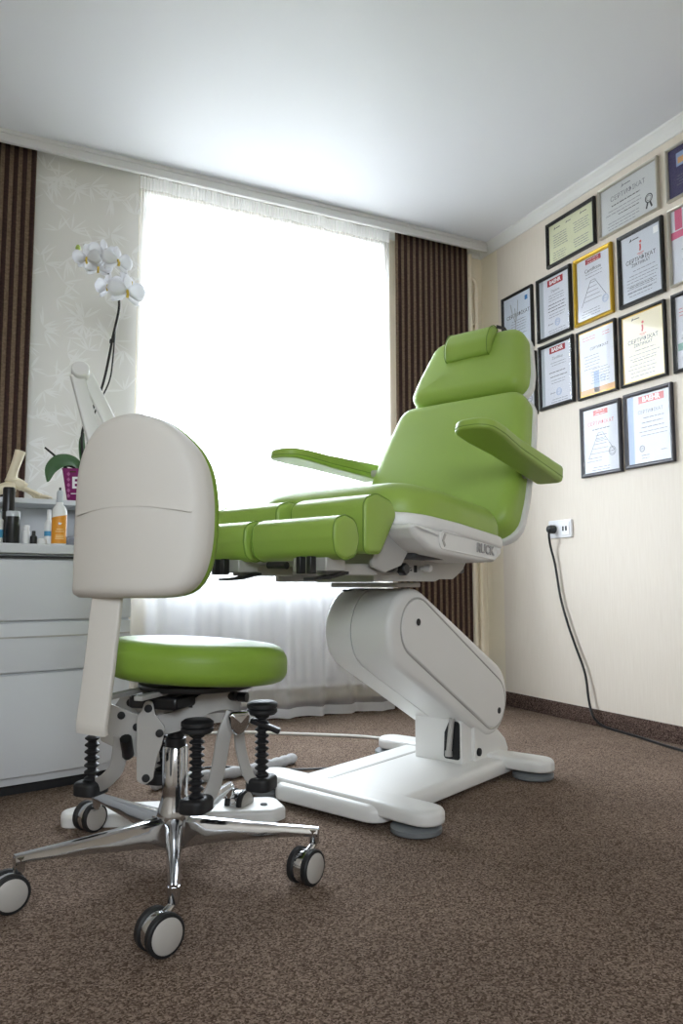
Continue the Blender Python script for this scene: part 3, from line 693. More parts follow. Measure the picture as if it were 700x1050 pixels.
# --- armrests
def armrest(y, x0, x1, z0, pitch, out, thick=(.030,.052)):
    mb = MB()
    ol = rpoly([(0,-.060),(.10,-.062),(.22,-.050),(.53,-.046),(.54,-.030),(.54,.030),(.53,.046),(.22,.050),(.10,.062),(0,.060)], [.055,.05,.1,.01,.01,.01,.01,.1,.05,.055], 8)
    L = x1-x0
    def warp(u, v, w):
        t = u/.54
        base = -(.012+.034*t) if w < 0 else 0
        return (u*L/.54, v, w*(.55+.45*t))
    Ma = frame((x0, y, z0), (cos(pitch),0,-sin(pitch)), (0,1,0), (sin(pitch),0,cos(pitch)))
    a = mb.cushion(ol, -.030, .030, .018, dome1=.006, M=Ma, r0=.012, warp=warp, seg=6).build('armrest', GREEN, ch)
    g = MB(); pts = [Ma @ Vector(warp(p.x, p.y, -.012)) for p in ol]; g.tube(pts+[pts[0]], .0016, 6); g.build('piping', SEAM, a)
    p0 = Ma @ Vector((.26*L/.54, 0, -.025)); 
    p0 = Ma @ Vector((.46*L/.54, -.02*out, -.012)); MB().tube([p0, p0+Vector((.02,-.05*out,.0)), p0+Vector((.06,-.11*out,.0))], .013, 12).build('armrest_bracket', GREYM, a)
    return a
armrest(-.362, -.375, .155, 1.062, radians(9.5), -1)
armrest(.362, -.365, .165, 1.062, radians(1.5), 1)
# --- leg rests: two legs, two rolls each
for sg in (-1, 1):
    yc = sg*.146
    Ml = frame((0, yc, 0), (1,0,0), (0,0,1), (0,-1,0))
    roll = rpoly([(-.858,.735),(-.855,.775),(-.815,.789),(-.775,.778),(-.762,.735),(-.775,.694),(-.815,.683),(-.850,.694)], [.03]*8, 5)
    r1 = MB().cushion([p+Vector((.014,0)) for p in roll], -.136, .136, .010, M=Ml, dome1=.003, dome0=.003).build('leg_roll', GREEN, ch)
    up = rpoly([(-.715,.832),(-.665,.852),(-.602,.836),(-.580,.803),(-.650,.703),(-.715,.700)], [.03,.05,.03,.02,.02,.02], 6)
    r2 = MB().cushion(up, -.126, .126, .012, M=Ml, dome1=.004, dome0=.004).build('leg_cushion', GREEN, ch)
    for w in (-.131, .131):
        s_ = MB(); outline_ring(s_, [p+Vector((.014,0)) for p in roll], .0018, w, Ml); s_.build('piping', SEAM, r1)
        s_ = MB(); outline_ring(s_, up, .0018, w*.90, Ml); s_.build('piping', SEAM, r2)
    # adjusting bracket below each roll
    yb = yc - .055
    br = MB().box((-.83,yb-.045,.658),(-.76,yb+.06,.690)).box((-.80,yb-.02,.650),(-.60,yb+.01,.678)).build('leg_bracket', GREYM, ch, bevel=.003)
    MB().box((-.865,yb-.028,.652),(-.845,yb-.014,.692)).box((-.865,yb+.004,.652),(-.845,yb+.018,.692)).build('clamp', BLACKP, br, bevel=.002)
    MB().sweep([(-.850,yb-.01,.640),(-.81,yb-.02,.643),(-.75,yb-.025,.655)], sec_rect(.024,.003), up=(0,0,1)).build('release_lever', BLACKP, br)
    MB().tube([(-.85,yb+.06,.672),(-.85,yb+.12,.674)], .009, 10).build('hinge_pin', BLACKP, br)
for y in (-.235, .225):
    MB().cushion(rpoly([(-.56,.80),(-.495,.80),(-.462,.745),(-.521,.676),(-.594,.657),(-.655,.674),(-.63,.72)], .012, 4), -.005, .005, .002, M=frame((0,y,0),(1,0,0),(0,0,1),(0,-1,0)), seg=2).build('leg_hinge_plate', GREYM, ch)

# ------------------------------------------------------------------ stool
st = thing('operator_stool', 'green stool with a white back shell and chrome star base on castors, in the foreground', 'stool', (.43, 1.75, 0), radians(45))
tips = [(-.291,.168),(.05,-.316),(.123,.297),(-.32,-.195),(.32,.03)]
cast = [(-.302,.182),(.010,-.313),(.150,.338),(-.355,-.190),(.384,.032)]
MB().lathe([(.004,.045),(.030,.045),(.036,.06),(.040,.112),(.036,.13),(.030,.15),(.0285,.165),(.0285,.262),(.026,.266),(.004,.266)], (0,0,0), 32).build('column', CHROME, st)
MB().lathe([(.004,.262),(.023,.262),(.023,.283),(.019,.285),(.019,.385),(.003,.385)], (0,0,0), 24).build('gas_spring', BLACKP, st)
leg_ang = [atan2(t[1], t[0]) for t in tips]
for k, (tp, cs_) in enumerate(zip(tips, cast)):
    d = Vector((tp[0], tp[1], 0)); n = d.normalized(); L = d.length
    secs = []
    mb = MB(); rings = []
    sd = Vector((-n.y, n.x, 0))
    for t, w, zt, zb in ((.028,.020,.116,.048),(.08,.0175,.113,.060),(.2,.014,.108,.075),(L-.02,.0115,.106,.086),(L+.010,.011,.105,.086)):
        c = n*t
        rings.append([c+sd*a*w+Vector((0,0,b)) for a, b in ((-1,zb+.004),(-.7,zb),(.7,zb),(1,zb+.004),(1,zt-.010),(.55,zt-.001),(0,zt),(-.55,zt-.001),(-1,zt-.010))])
    mb.loft(rings)
    mb.lathe([(.002,.071),(.0105,.071),(.0115,.075),(.0115,.100),(.002,.101)], (tp[0],tp[1],0), 14)
    mb.build('base_arm', CHROME, st)
wx = lambda v: v
def caster(pos, tip, ax):
    # ax: world angle of the wheel axle
    a = ax - radians(45)
    n = Vector((cos(a), sin(a), 0)); M = frame((pos[0],pos[1],.0363), (-n.y, n.x, 0), (0,0,1), (n.x,n.y,0))
    hood = MB().lathe([(.003,-.010),(.0325,-.010),(.0335,-.006),(.0335,.006),(.0325,.010),(.003,.010)], (0,0,0), 28, M=M)
    hood.tube([(tip[0],tip[1],.088),(tip[0],tip[1],.070),(tip[0]*.5+pos[0]*.5,tip[1]*.5+pos[1]*.5,.062),(pos[0],pos[1],.060)], [.0075,.0075,.0085,.008], 12)
    h = hood.build('caster', CHROME, st)
    for s in (-1, 1):
        MB().lathe([(.025,s*.010),(.033,s*.010),(.0362,s*.013),(.0362,s*.023),(.034,s*.0255),(.0305,s*.026),(.025,s*.025)], (0,0,0), 32, M=M).build('tyre', BLACK, h)
        MB().lathe([(.002,s*.011),(.0303,s*.011),(.0303,s*.0255),(.028,s*.0275),(.002,s*.0282)], (0,0,0), 32, M=M).build('wheel_disc', DISC, h)
axw = [radians(-78), radians(-60), radians(-60), radians(-72), radians(-50)]
for p, t, a in zip(cast, tips, axw): caster(p, t, a)
# seat
sc2 = (0.005, -.05)
def sw(u, v, w):
    d = sqrt((u-sc2[0])**2+(v-sc2[1])**2)
    return (u, v, w - .08*max(0, d-.12)*(1 if w < .45 else .5) - .045*((u-sc2[0])-(v-sc2[1])) + .006)
MB().cushion(circ(.203, 48, sc2), .415, .497, .036, dome1=.004, r0=.032, seg=8, warp=sw).build('seat', GREEN_ST, st)
MB().cushion(circ(.13, 32, sc2), .398, .412, .004).build('seat_plate', BLACKP, st)
MB().box((-.19,-.035,.392),(.13,-.015,.402)).box((-.19,.035,.392),(.13,.055,.402)).build('seat_rail', GREYM, st, bevel=.002)
# white back shell, convex to the rear, with the green pad in front of it
yc0, hw = -.050, .150
shp = closed([(.100,.606),(.103,.645),(.103,.72),(.101,.80),(.094,.868),(.072,.915),(.035,.950),(-.006,.965),(-.049,.969),(-.090,.961),(-.128,.942),(-.170,.903),(-.193,.862),(-.203,.815),(-.206,.765),(-.203,.700),(-.190,.645),(-.165,.613),(-.120,.603),(-.035,.602),(.05,.602)], 84)
def shw(u, v, w): return (u, v, w)
def curve(M_, k):
    def f(u, v, w):
        d = (u-yc0); return (u, v, w - k*d*d - .10*max(0, v-.80)**2)
    return f
Mx = frame((-.275,0,0), (0,1,0), (0,0,1), (-1,0,0)) 
Mx = frame((-.262,0,0), (0,1,0), (0,0,1), (-1,0,0))
MB().cushion(shp, -.018, .026, .024, dome1=.004, M=Mx, r0=.003, seg=7, warp=curve(None, 1.5)).build('back_shell', SHELLW, st)
up_ = [p for p in shp if p.y >= .715]
rid = MB()
rp_ = []
for i in range(25):
    y = .078-.262*i/24; f = curve(None, 1.5)
    q = f(y, .765+.016*cos((i-12)/12*1.4), (.0276)); rp_.append(Mx @ Vector(q))
rid.sweep(rp_, sec_rect(.003,.0014), up=(0,0,1)); rid.build('shell_ridge', SHELLW, st)
shp2 = [Vector((yc0+(p.x-yc0)*1.004, .785+(p.y-.785)*1.004)) for p in shp]
MB().cushion(shp2, -.056, -.014, .010, M=Mx, r0=.030, dome0=.012, seg=7, warp=curve(None, 1.5)).build('back_pad', GREEN_ST, st)
# back post
pp = catmull([(-.235,.012,.68),(-.245,.014,.60),(-.254,.022,.46),(-.258,.031,.37),(-.258,.033,.350),(-.255,.034,.336)], 7)
MB().sweep(pp, rpoly([(-.034,-.007),(.034,-.007),(.034,.007),(-.034,.007)], .004, 3), up=(1,0,.2)).build('back_post', SHELLW, st, smooth=50)
# mechanism plates
def plate(o, y0, y1, name, m=GREYM, r=.006):
    return MB().cushion(rpoly(o, r, 4), -max(y0,y1), -min(y0,y1), .0015, M=Ms, seg=2).build(name, m, st)
Mq = lambda t: frame((-.943*t, -.33*t, 0), (.33,-.943,0), (0,0,1), (-.943,-.33,0))
def rear_plate(o, t, name, bolts, r=.008):
    p = MB().cushion(rpoly(o, r, 4), -.003, .003, .0012, M=Mq(t), seg=2).build(name, GREYM, st)
    for x, z in bolts: MB().lathe([(.001,-.002),(.0085,-.002),(.0085,.0055),(.006,.0065),(.001,.0065)], (0,0,0), 14, M=Mq(t) @ Matrix.Translation((x,z,0))).build('bolt', SLOT, p)
    return p
rear_plate([(-.150,.376),(-.10,.357),(-.060,.342),(-.055,.250),(-.080,.258),(-.150,.290)], .066, 'bracket_plate', [(-.105,.344),(-.071,.319)])
rear_plate([(-.140,.345),(-.118,.378),(-.099,.382),(-.082,.372),(-.070,.325),(-.140,.32)], .030, 'bracket_ear', [(-.096,.366)], .010)
rear_plate([(-.063,.345),(-.052,.360),(-.046,.380),(-.030,.380),(-.024,.352),(-.002,.325),(-.008,.290),(-.018,.262),(-.026,.216),(-.042,.204),(-.060,.212)], .100, 'swing_link', [(-.038,.364),(-.013,.312),(-.040,.219)], .012)
for t, o in ((-.03, [(-.12,.375),(-.06,.372),(-.05,.30),(-.06,.262),(-.12,.29)]), (-.05, [(-.03,.36),(.0,.345),(.02,.30),(.0,.25),(-.03,.25)])):
    rear_plate(o, t, 'inner_plate', [], .01)
MB().box((-.06,-.005,.34),(.02,.075,.392)).build('pivot_block', GREYM, st, bevel=.01)
MB().box((-.10,-.06,.36),(.10,.06,.388)).build('mechanism_block', BLACKP, st, bevel=.006)
cr = MB()
cr.sweep(catmull([(-.06,.02,.318),(-.03,-.03,.33),(-.005,-.075,.362),(.02,-.12,.372),(.055,-.13,.36)], 6), sec_rect(.006,.022), up=(0,0,1))
cr.sweep(catmull([(.0,.02,.352),(.045,-.05,.375),(.07,-.09,.37)], 6), sec_rect(.005,.018), up=(0,0,1))
cr.build('cross_arm', GREYM, st, smooth=50)
for p in ((-.02,-.045,.365),(.025,-.128,.378),(.06,-.1,.385),(.035,-.15,.375)):
    MB().lathe([(.001,-.010),(.011,-.010),(.011,.010),(.001,.010)], (0,0,0), 14, M=frame(p,(1,0,0),(0,0,1),(0,-1,0))).build('bolt', BLACKP, st)
# curved legs that carry the bellows
def strap_leg(P, w=.013, up=(.6,-.6,.3)):
    return MB().sweep(catmull(P, 7), rpoly([(-w,-.0035),(w,-.0035),(w,.0035),(-w,.0035)], .002, 2), up=up).build('curved_leg', GREYM, st, smooth=50)
strap_leg([(.005,-.140,.345),(-.010,-.128,.30),(-.013,-.118,.24),(-.018,-.108,.19),(-.030,-.098,.165),(-.050,-.092,.158)], .016, (-.7,-.7,.1))
strap_leg([(.020,-.150,.345),(.040,-.140,.28),(.052,-.148,.22),(.066,-.160,.185),(.085,-.170,.175)], .012, (-.7,-.7,.1))
strap_leg([(-.10,.075,.30),(-.09,.09,.235),(-.085,.115,.205),(-.07,.15,.185),(-.055,.18,.180)], .016, (-.7,-.5,.1))
strap_leg([(.03,.09,.34),(.06,.10,.26),(.085,.105,.18)], .013, (-.7,-.7,.1))
MB().cushion(rpoly([(-.026,.026),(.026,.026),(.022,-.008),(.0,-.030),(-.018,-.012)], [.01,.01,.02,.02,.02], 5), 0, .014, .008, dome1=.004,
             M=frame((-.008,-.160,.325),(.70,-.70,0),(0,0,1),(-.70,-.70,.12)), r0=.002).build('chrome_cap', CHROME, st)
def bellow(x, y, z0, z1, cap=True, ft=(.03,0)):
    pr = [(.003, z0)]
    n = max(6, round((z1-z0)/.0145)); h = (z1-z0)/n
    for i in range(n):
        z = z0+i*h
        pr += [(.0095, z+.08*h), (.0165, z+.40*h), (.0165, z+.58*h), (.0095, z+.92*h)]
    pr.append((.003, z1))
    b = MB().lathe(pr, (x,y,0), 20).build('bellows', BLACK, st, smooth=25)
    MB().cushion(rpoly([(x-.036,y-.030),(x+.036,y-.030),(x+.036,y+.030),(x-.036,y+.030)], .020), z0-.026, z0+.004, .009, r0=.004).build('bellows_foot', BLACK, b)
    if cap:
        MB().lathe([(.003,z1-.002),(.030,z1-.002),(.035,z1+.003),(.035,z1+.009),(.032,z1+.011),(.035,z1+.014),(.035,z1+.022),(.028,z1+.027),(.003,z1+.027)], (x,y,0), 28).build('bellows_cap', BLACK, b)
    return b
bellow(-.062,-.090,.172,.312)
bellow(-.062,.178,.186,.290, cap=False)
bellow(.090,-.172,.188,.332)
bellow(.095,.100,.18,.30)
MB().sweep([(.075,-.150,.318),(.090,-.196,.300),(.094,-.215,.292)], sec_rect(.010,.006), up=(0,0,1)).build('release_lever', BLACKP, st, bevel=.003)
MB().tube([(-.12,.05,.30),(-.095,.06,.262),(-.07,.08,.255)], .013, 10).build('hinge_tube', BLACKP, st)

# ------------------------------------------------------------------ floor things behind the stool
fb = thing('floor_bar', 'flat white bar with black screw heads lying on the carpet behind the stool', 'floor bar', (.52, 2.10, 0), atan2(-.175, .50))
MB().cushion(rpoly([(-.285,-.055),(.26,-.075),(.295,-.035),(.27,.065),(-.25,.055),(-.30,.0)], [.03,.03,.02,.04,.04,.03]), .0, .034, .012, r0=.003).build('bar_body', WHITE, fb)
for x, y in ((-.235,.0),(-.10,.012),(.02,.01),(.235,-.02)):
    MB().lathe([(.001,.033),(.0095,.033),(.0095,.0365),(.005,.037),(.001,.037)], (x,y,0), 14).build('screw_head', SLOT, fb)
hz = MB(); hp = catmull([(.520,2.405,.018),(.60,2.432,.018),(.70,2.437,.018),(.80,2.445,.018),(.90,2.475,.018),(.98,2.51,.018),(1.05,2.55,.018)], 10)
rr = [.0175+.0018*sin(i*1.35) for i in range(len(hp))]; rr[0] = .012; rr[-1] = .012
hz.tube(hp, rr, 12)
tag(hz.build('suction_hose', mat('grey_hose_cloth', srgb(188, 188, 190), .8, noise=.15, scale=120), smooth=60), 'short light grey ribbed hose lying on the carpet beside the chair base', 'hose')
def cable(P, r, m, label, nm='floor_cable'):
    return tag(MB().tube(catmull(P, 8), r, 8).build(nm, m), label, 'cable')
cable([(.70,3.20,.006),(.90,3.18,.006),(1.06,3.13,.006),(1.2,3.03,.006),(1.33,2.935,.006),(1.44,2.85,.006),(1.50,2.78,.006),(1.56,2.66,.006),(1.57,2.60,.006)], .006, mat('white_cable', srgb(214, 210, 202), .5), 'white cable running over the carpet below the voile curtain to the chair base')
cable([(.62,2.52,.005),(.75,2.60,.005),(.88,2.53,.005),(.96,2.47,.005),(1.04,2.43,.005),(1.12,2.41,.005),(1.20,2.42,.005)], .0035, BLACKP, 'thin black cable on the carpet between the grey hose and the chair base')

# ------------------------------------------------------------------ cabinet and what stands on it
cb_ = thing('drawer_cabinet', 'white bow-fronted drawer cabinet against the window wall at the left edge', 'cabinet', (-.10, 2.76, 0), radians(8))
W2, DP = .55, .23      # half width, half depth
def bowpt(x, off=0): return -DP - .055*(1-(x/W2)**2) - off
def bow_outline(off, x0=-W2, x1=W2, back=DP, n=24):
    return [Vector((x0+(x1-x0)*i/n, bowpt(x0+(x1-x0)*i/n, off))) for i in range(n+1)] + [Vector((x1, back)), Vector((x0, back))]
MB().cushion(bow_outline(0, -W2+.004, W2-.004), .035, .722, .002, seg=2).build('body', CABW, cb_)
MB().cushion(bow_outline(.022, -W2-.008, W2+.008), .722, .752, .004, seg=3).build('cabinet_top', CABW, cb_)
MB().cushion(bow_outline(-.03, -W2+.02, W2-.02), .0, .036, .002, seg=2).build('plinth', SLOT, cb_)
def dfront(z0, z1, lip=False):
    mb = MB(); n = 24; O_ = [Vector((-W2+2*W2*i/n, bowpt(-W2+2*W2*i/n, .016))) for i in range(n+1)]
    I_ = [Vector((-W2+2*W2*i/n, bowpt(-W2+2*W2*i/n, -.001))) for i in range(n, -1, -1)]
    mb.cushion(O_+I_, z0, z1, .002, seg=2)
    return mb.build('drawer_front', CABW, cb_, smooth=50)
dfront(.520, .702); dfront(.366, .512); dfront(.060, .358)
for z in (.470,):
    n = 24; g = MB().sweep([(-W2+.002+(2*W2-.004)*i/n, bowpt(-W2+(2*W2)*i/n, .0165), z) for i in range(n+1)], sec_rect(.002,.0025), up=(0,0,1)); g.build('finger_groove', GREYM, cb_)
n = 24
MB().sweep([(-W2+2*W2*i/n, bowpt(-W2+2*W2*i/n, .010), .712) for i in range(n+1)], sec_rect(.006,.0035), up=(0,0,1)).build('top_shadow_gap', SLOT, cb_)
CT = .7525
rs = thing('riser_shelf', 'small white riser shelf on top of the drawer cabinet, carrying the orchid', 'shelf', (.10, 2.86, CT), radians(4))
MB().box((-.36,-.085,.150),(.27,.10,.168)).build('shelf_board', CABW, rs, bevel=.003)
for x in (-.34, .24): MB().box((x,-.07,0),(x+.016,.095,.150)).build('shelf_support', CABW, rs, bevel=.002)
MB().box((-.33,.085,0),(.25,.095,.150)).build('back_board', CABW, rs, bevel=.001)
ST = CT+.168+.001
# orchid
ox, oy = .350, 2.845
orc = thing('potted_orchid', 'white flowering orchid in a purple square pot with a white letter', 'orchid', (ox, oy, ST))
PURP = mat('purple_pot', srgb(128, 26, 98), .45); LEAF = mat('orchid_leaf', srgb(62, 96, 58), .4, noise=.15, scale=12); STEM = mat('orchid_stem', srgb(30, 28, 24), .6)
PETAL = sheer('white_petal', 0.0, .4); LIP = mat('yellow_lip', srgb(214, 186, 70), .5); BUD = mat('green_bud', srgb(176, 196, 96), .5); BARK = mat('bark_chips', srgb(78, 56, 42), .9, noise=.3)
Rp = Matrix.Rotation(radians(0), 4, 'Z')
pt = MB(); pr = []
for h, s in ((0,.046),(.004,.049),(.106,.064),(.112,.066),(.112,.060),(.10,.058)):
    pr.append([(p.x, p.y, h) for p in rpoly([(-s,-s),(s,-s),(s,s),(-s,s)], .010, 4)])
pt.loft(pr); pot = pt.build('pot', PURP, orc); pot.rotation_euler.z = -.32
MB().cushion(rpoly([(-.055,-.055),(.055,-.055),(.055,.055),(-.055,.055)], .01), .098, .103, .001, dome1=.006, seg=2).build('bark', BARK, orc)
slope = .15
Mpf = frame((0,-.0585,.056),(1,0,0),(0,-.12,.993),(0,-.993,-.12))
lm = MB(); text_mesh('E', .056, Mpf @ Matrix.Translation((-.016,.004,.0035)), lm, ext=.0005, bold=.0015); lm.box((-.032,-.034,.003),(.03,-.031,.0036), M=Mpf); lm.build('pot_lettering', PW, pot, smooth=0)
dia = MB()
for i in range(5):
    z = -.040+i*.019
    dia.add([(-.046,z,.0036),(-.040,z+.008,.0036),(-.034,z,.0036),(-.040,z-.008,.0036)], [(0,1,2,3)], 0, Mpf)
dia.build('pot_pattern', mat('pot_diamond', srgb(176, 96, 150), .5), pot, smooth=0)
def strap_leaf(P, wmax, nm='leaf', m=LEAF):
    pts = catmull(P, 8); n = len(pts); mb = MB(); rings = []
    for i, p in enumerate(pts):
        t = i/(n-1); w = wmax*(sin(pi*min(1, .12+t*.86))**.7); tg = (pts[min(i+1,n-1)]-pts[max(i-1,0)]).normalized()
        sd_ = tg.cross(Vector((.25,-.8,.5))).normalized(); up2 = sd_.cross(tg)
        rings.append([p+sd_*w*a+up2*b*.004 for a, b in ((-1,.9),(-.5,.1),(0,-.6),(.5,.1),(1,.9),(.5,-.5),(0,-1.2),(-.5,-.5))])
    return mb.loft(rings).build(nm, m, orc)
bz = .105
strap_leaf([(-.005,0,bz),(-.04,-.02,bz+.035),(-.085,-.04,bz+.032),(-.118,-.05,bz+.0),(-.128,-.055,bz-.045)], .026)
strap_leaf([(0,.01,bz),(.04,.02,bz+.05),(.09,.03,bz+.06),(.13,.03,bz+.03)], .024)
strap_leaf([(0,0,bz),(-.008,.0,bz+.05),(-.012,.01,bz+.11),(-.006,.02,bz+.15)], .013)
strap_leaf([(-.01,0,bz),(-.05,.0,bz+.005),(-.07,.0,bz+.02),(-.1,.01,bz+.055),(-.135,.01,bz+.085)], .004, 'aerial_root', STEM)
strap_leaf([(0,0,bz),(-.03,-.01,bz+.012),(-.055,-.012,bz+.02),(-.075,-.015,bz+.01)], .003, 'aerial_root', STEM)
def R_(x, z, y=0): return (x-ox, y, z-ST)
MB().tube(catmull([(0,0,bz),R_(.338,1.169),R_(.372,1.262,.005),R_(.410,1.375,.01),R_(.438,1.545,.01),R_(.456,1.665,0),R_(.437,1.735,-.01),R_(.393,1.800,-.015),R_(.352,1.83,-.02),R_(.324,1.868,-.02)], 8),
          [.0042]*1 + [.0042]*79 if False else .0046, 8).build('flower_stem', STEM, orc)
MB().tube(catmull([(.01,.01,bz),R_(.362,1.17,.02),R_(.385,1.262,.02),R_(.430,1.375,.02),R_(.441,1.46,.018),R_(.447,1.60,.012)], 8), .0030, 8).build('support_stake', STEM, orc)
MB().box((-.004,-.006,-.006),(.008,.012,.006), M=Matrix.Translation(R_(.432,1.53,.012))).build('stem_clip', STEM, orc)
def flower(c, yaw, pitch, s):
    M = Matrix.Translation(c) @ Matrix.Rotation(yaw, 4, 'Z') @ Matrix.Rotation(pitch, 4, 'X') @ frame((0,0,0),(1,0,0),(0,0,1),(0,-1,0))
    fb_ = MB()
    for ang, ln, wd, zo in ((90,.036,.022,0),(-145,.036,.021,0),(-35,.036,.021,0),(10,.040,.042,.003),(170,.040,.042,.003)):
        a = radians(ang); d = Vector((cos(a), sin(a), 0)); e = Vector((-d.y, d.x, 0)); G = []
        for i in range(7):
            t = i/6; w = wd*(sin(pi*(.06+.9*t))**.6)*(.55+.6*t if wd > .03 else .9)*.5
            cc = d*ln*t + Vector((0,0,zo+.010*t-.014*t*t))
            G.append([cc+e*w*q+Vector((0,0,-.003*q*q)) for q in (-1,-.5,0,.5,1)])
        vs = [p*s for r in G for p in r]; fs = [(i*5+j, i*5+j+1, (i+1)*5+j+1, (i+1)*5+j) for i in range(6) for j in range(4)]
        fb_.add(vs, fs, 0, M)
    f = fb_.build('flower', PETAL, orc, smooth=180); md = f.modifiers.new('thickness', 'SOLIDIFY'); md.thickness = .0008
    MB().sweep([M @ Vector((0,.002*s,.004)), M @ Vector((0,-.006*s,.014)), M @ Vector((0,-.013*s,.010))], sec_circ(.0028*s, 8), up=(1,0,0)).build('lip', LIP, f)
    return f
for x, z, y, yaw, pit, s in ((.333,1.836,-.03,-.5,.5,1.05),(.389,1.862,-.04,.15,.1,1.1),(.374,1.812,-.02,-.1,.5,1.0),(.438,1.838,-.045,.35,.05,1.25),(.415,1.752,-.01,-.7,.2,1.15),(.486,1.782,-.01,.8,-.2,.95),(.474,1.726,-.05,.2,.15,1.4)):
    flower(R_(x, z-.022, y), yaw, pit, s*1.3)
MB().lathe([(.001,-.014),(.006,-.011),(.0095,-.002),(.007,.008),(.001,.013)], R_(.302,1.850,-.02), 14).build('bud', BUD, orc)
# foot bones model
BONE = mat('bone_plastic', srgb(226, 214, 186), .5, noise=.06, scale=30)
ft = thing('foot_skeleton_model', 'cream bone model of a foot and shin standing on the riser shelf', 'anatomical model', (.108, 2.84, ST))
MB().tube(catmull([(.004,0,.058),(.004,0,.078),(.010,0,.105),(.020,0,.14),(.027,0,.168)], 6), [.020,.023,.024,.022,.020,.0185,.018,.0175,.017,.0165,.016,.016,.016,.016,.016,.016,.0165,.0165,.017,.017,.0175,.0175,.018,.018,.0185], 14).build('shin_bone', BONE, ft)
MB().tube(catmull([(-.045,0,.014),(-.042,0,.024),(-.025,0,.034),(.0,0,.042),(.016,0,.046)], 5), [.008]+[.014]*4+[.018]*4+[.019]*4+[.020]*4+[.021]*3+[.014], 12).build('heel_bone', BONE, ft)
MB().tube(catmull([(.0,0,.060),(.018,0,.056),(.038,0,.046),(.05,0,.040)], 5), [.010,.016,.018,.019,.020]+[.019]*6+[.016]*5, 12).build('ankle_bone', BONE, ft)
for k in range(5):
    y = -.026+k*.013; L = 1-.07*abs(k-1)
    MB().tube(catmull([(.045,y*.5,.038),(.07*L,y*.8,.030),(.095*L,y,.018),(.102*L,y,.014),(.12*L,y*1.1,.011),(.135*L,y*1.1,.007)], 4), [.006,.0065,.006,.005,.0045,.0042,.0042,.0045,.005,.006,.0065,.006,.005,.0045,.0045,.005,.005,.0045,.004,.0035,.003], 8).build('toe_bone', BONE, ft)
# bottles and jars on the cabinet top
WB = mat('white_bottle', srgb(232, 232, 230), .35); OR = mat('orange_label', srgb(226, 150, 40), .5); BL = mat('blue_label', srgb(74, 150, 190), .5); CLR = mat('clear_cap', srgb(190, 195, 200), .2)
def bott(name, label, cat, x, y, parts, group='bottles and jars on the cabinet'):
    t = thing(name, label, cat, (x, y, CT), 0, group)
    for nm, m, prof in parts: MB().lathe(prof, (0,0,.0005), 24).build(nm, m, t)
    return t
bott('pump_bottle', 'tall black bottle at the left end of the cabinet top, below the foot model', 'bottle', .098, 2.665, [
    ('body', BLACKP, [(.002,0),(.0165,0),(.018,.003),(.018,.105),(.016,.110),(.003,.111)]), ('cap', BLACKP, [(.002,.109),(.0185,.109),(.0185,.182),(.0165,.187),(.002,.188)])])
bott('black_jar', 'short black container with a clear lid in front of the tall black bottle', 'jar', .110, 2.60, [
    ('body', BLACKP, [(.002,0),(.020,0),(.021,.003),(.021,.088),(.003,.089)]), ('lid', CLR, [(.002,.088),(.0215,.088),(.0215,.102),(.019,.105),(.002,.105)])])
bott('lotion_bottle', 'white bottle with a blue band cut by the left edge of the view', 'bottle', .062, 2.60, [
    ('body', WB, [(.002,0),(.020,0),(.021,.003),(.021,.075),(.012,.086),(.003,.086)]), ('label_band', BL, [(.0205,.020),(.0214,.021),(.0214,.045),(.0205,.046)]), ('cap', WB, [(.002,.084),(.012,.084),(.012,.10),(.002,.101)])])
bott('cream_bottle', 'small plain white bottle between the black jar and the dropper', 'bottle', .150, 2.61, [
    ('body', WB, [(.002,0),(.0105,0),(.0115,.002),(.0115,.042),(.009,.046),(.002,.046)]), ('cap', WB, [(.002,.045),(.010,.045),(.010,.062),(.002,.063)])])
bott('dropper_bottle', 'tiny black dropper bottle beside the round white lid', 'bottle', .172, 2.60, [
    ('body', BLACKP, [(.002,0),(.0105,0),(.011,.002),(.011,.026),(.006,.031),(.002,.031)]), ('dropper_cap', BLACKP, [(.002,.030),(.006,.030),(.0055,.044),(.002,.045)])])
bott('round_jar_lid', 'small round white pot left of the blue-labelled bottle', 'jar', .196, 2.59, [
    ('body', WB, [(.002,0),(.013,0),(.0145,.004),(.014,.010),(.003,.011)]), ('lid', WB, [(.002,.0105),(.0148,.0105),(.0135,.017),(.007,.021),(.001,.022)])])
bott('slim_bottle', 'slim white bottle with a blue band beside the orange spray bottle', 'bottle', .218, 2.63, [
    ('body', WB, [(.002,0),(.0115,0),(.0125,.003),(.0125,.072),(.007,.084),(.003,.084)]), ('label_band', BL, [(.0120,.030),(.0129,.031),(.0129,.046),(.0120,.047)]), ('cap', WB, [(.002,.083),(.0065,.083),(.0065,.116),(.002,.117)])])
sp_ = bott('spray_bottle', 'white spray bottle with an orange label on the cabinet top', 'spray bottle', .247, 2.60, [
    ('body', WB, [(.002,0),(.0215,0),(.023,.004),(.023,.110),(.019,.122),(.011,.132),(.010,.140),(.003,.140)]), ('cap', CLR, [(.002,.139),(.0105,.139),(.0095,.172),(.006,.178),(.002,.178)]), ('nozzle', BLACKP, [(.001,.177),(.0035,.177),(.0035,.187),(.001,.188)])])
lab = MB()
for ti, (z0, z1f) in enumerate([(0, 0)]):
    n = 20; rings = []
    vs = []; fs = []
    for i in range(n+1):
        a = radians(-90-80+160*i/n); zt = .088+.012*(i/n); 
        vs += [(.0234*cos(a), .0234*sin(a), .006), (.0234*cos(a), .0234*sin(a), zt)]
    for i in range(n): fs.append((2*i, 2*i+2, 2*i+3, 2*i+1))
    lab.add(vs, fs)
lb = lab.build('label', OR, sp_)
lf = MB()
Mlb = frame((0,-.0240,0),(1,0,0),(0,0,1),(0,-1,0))
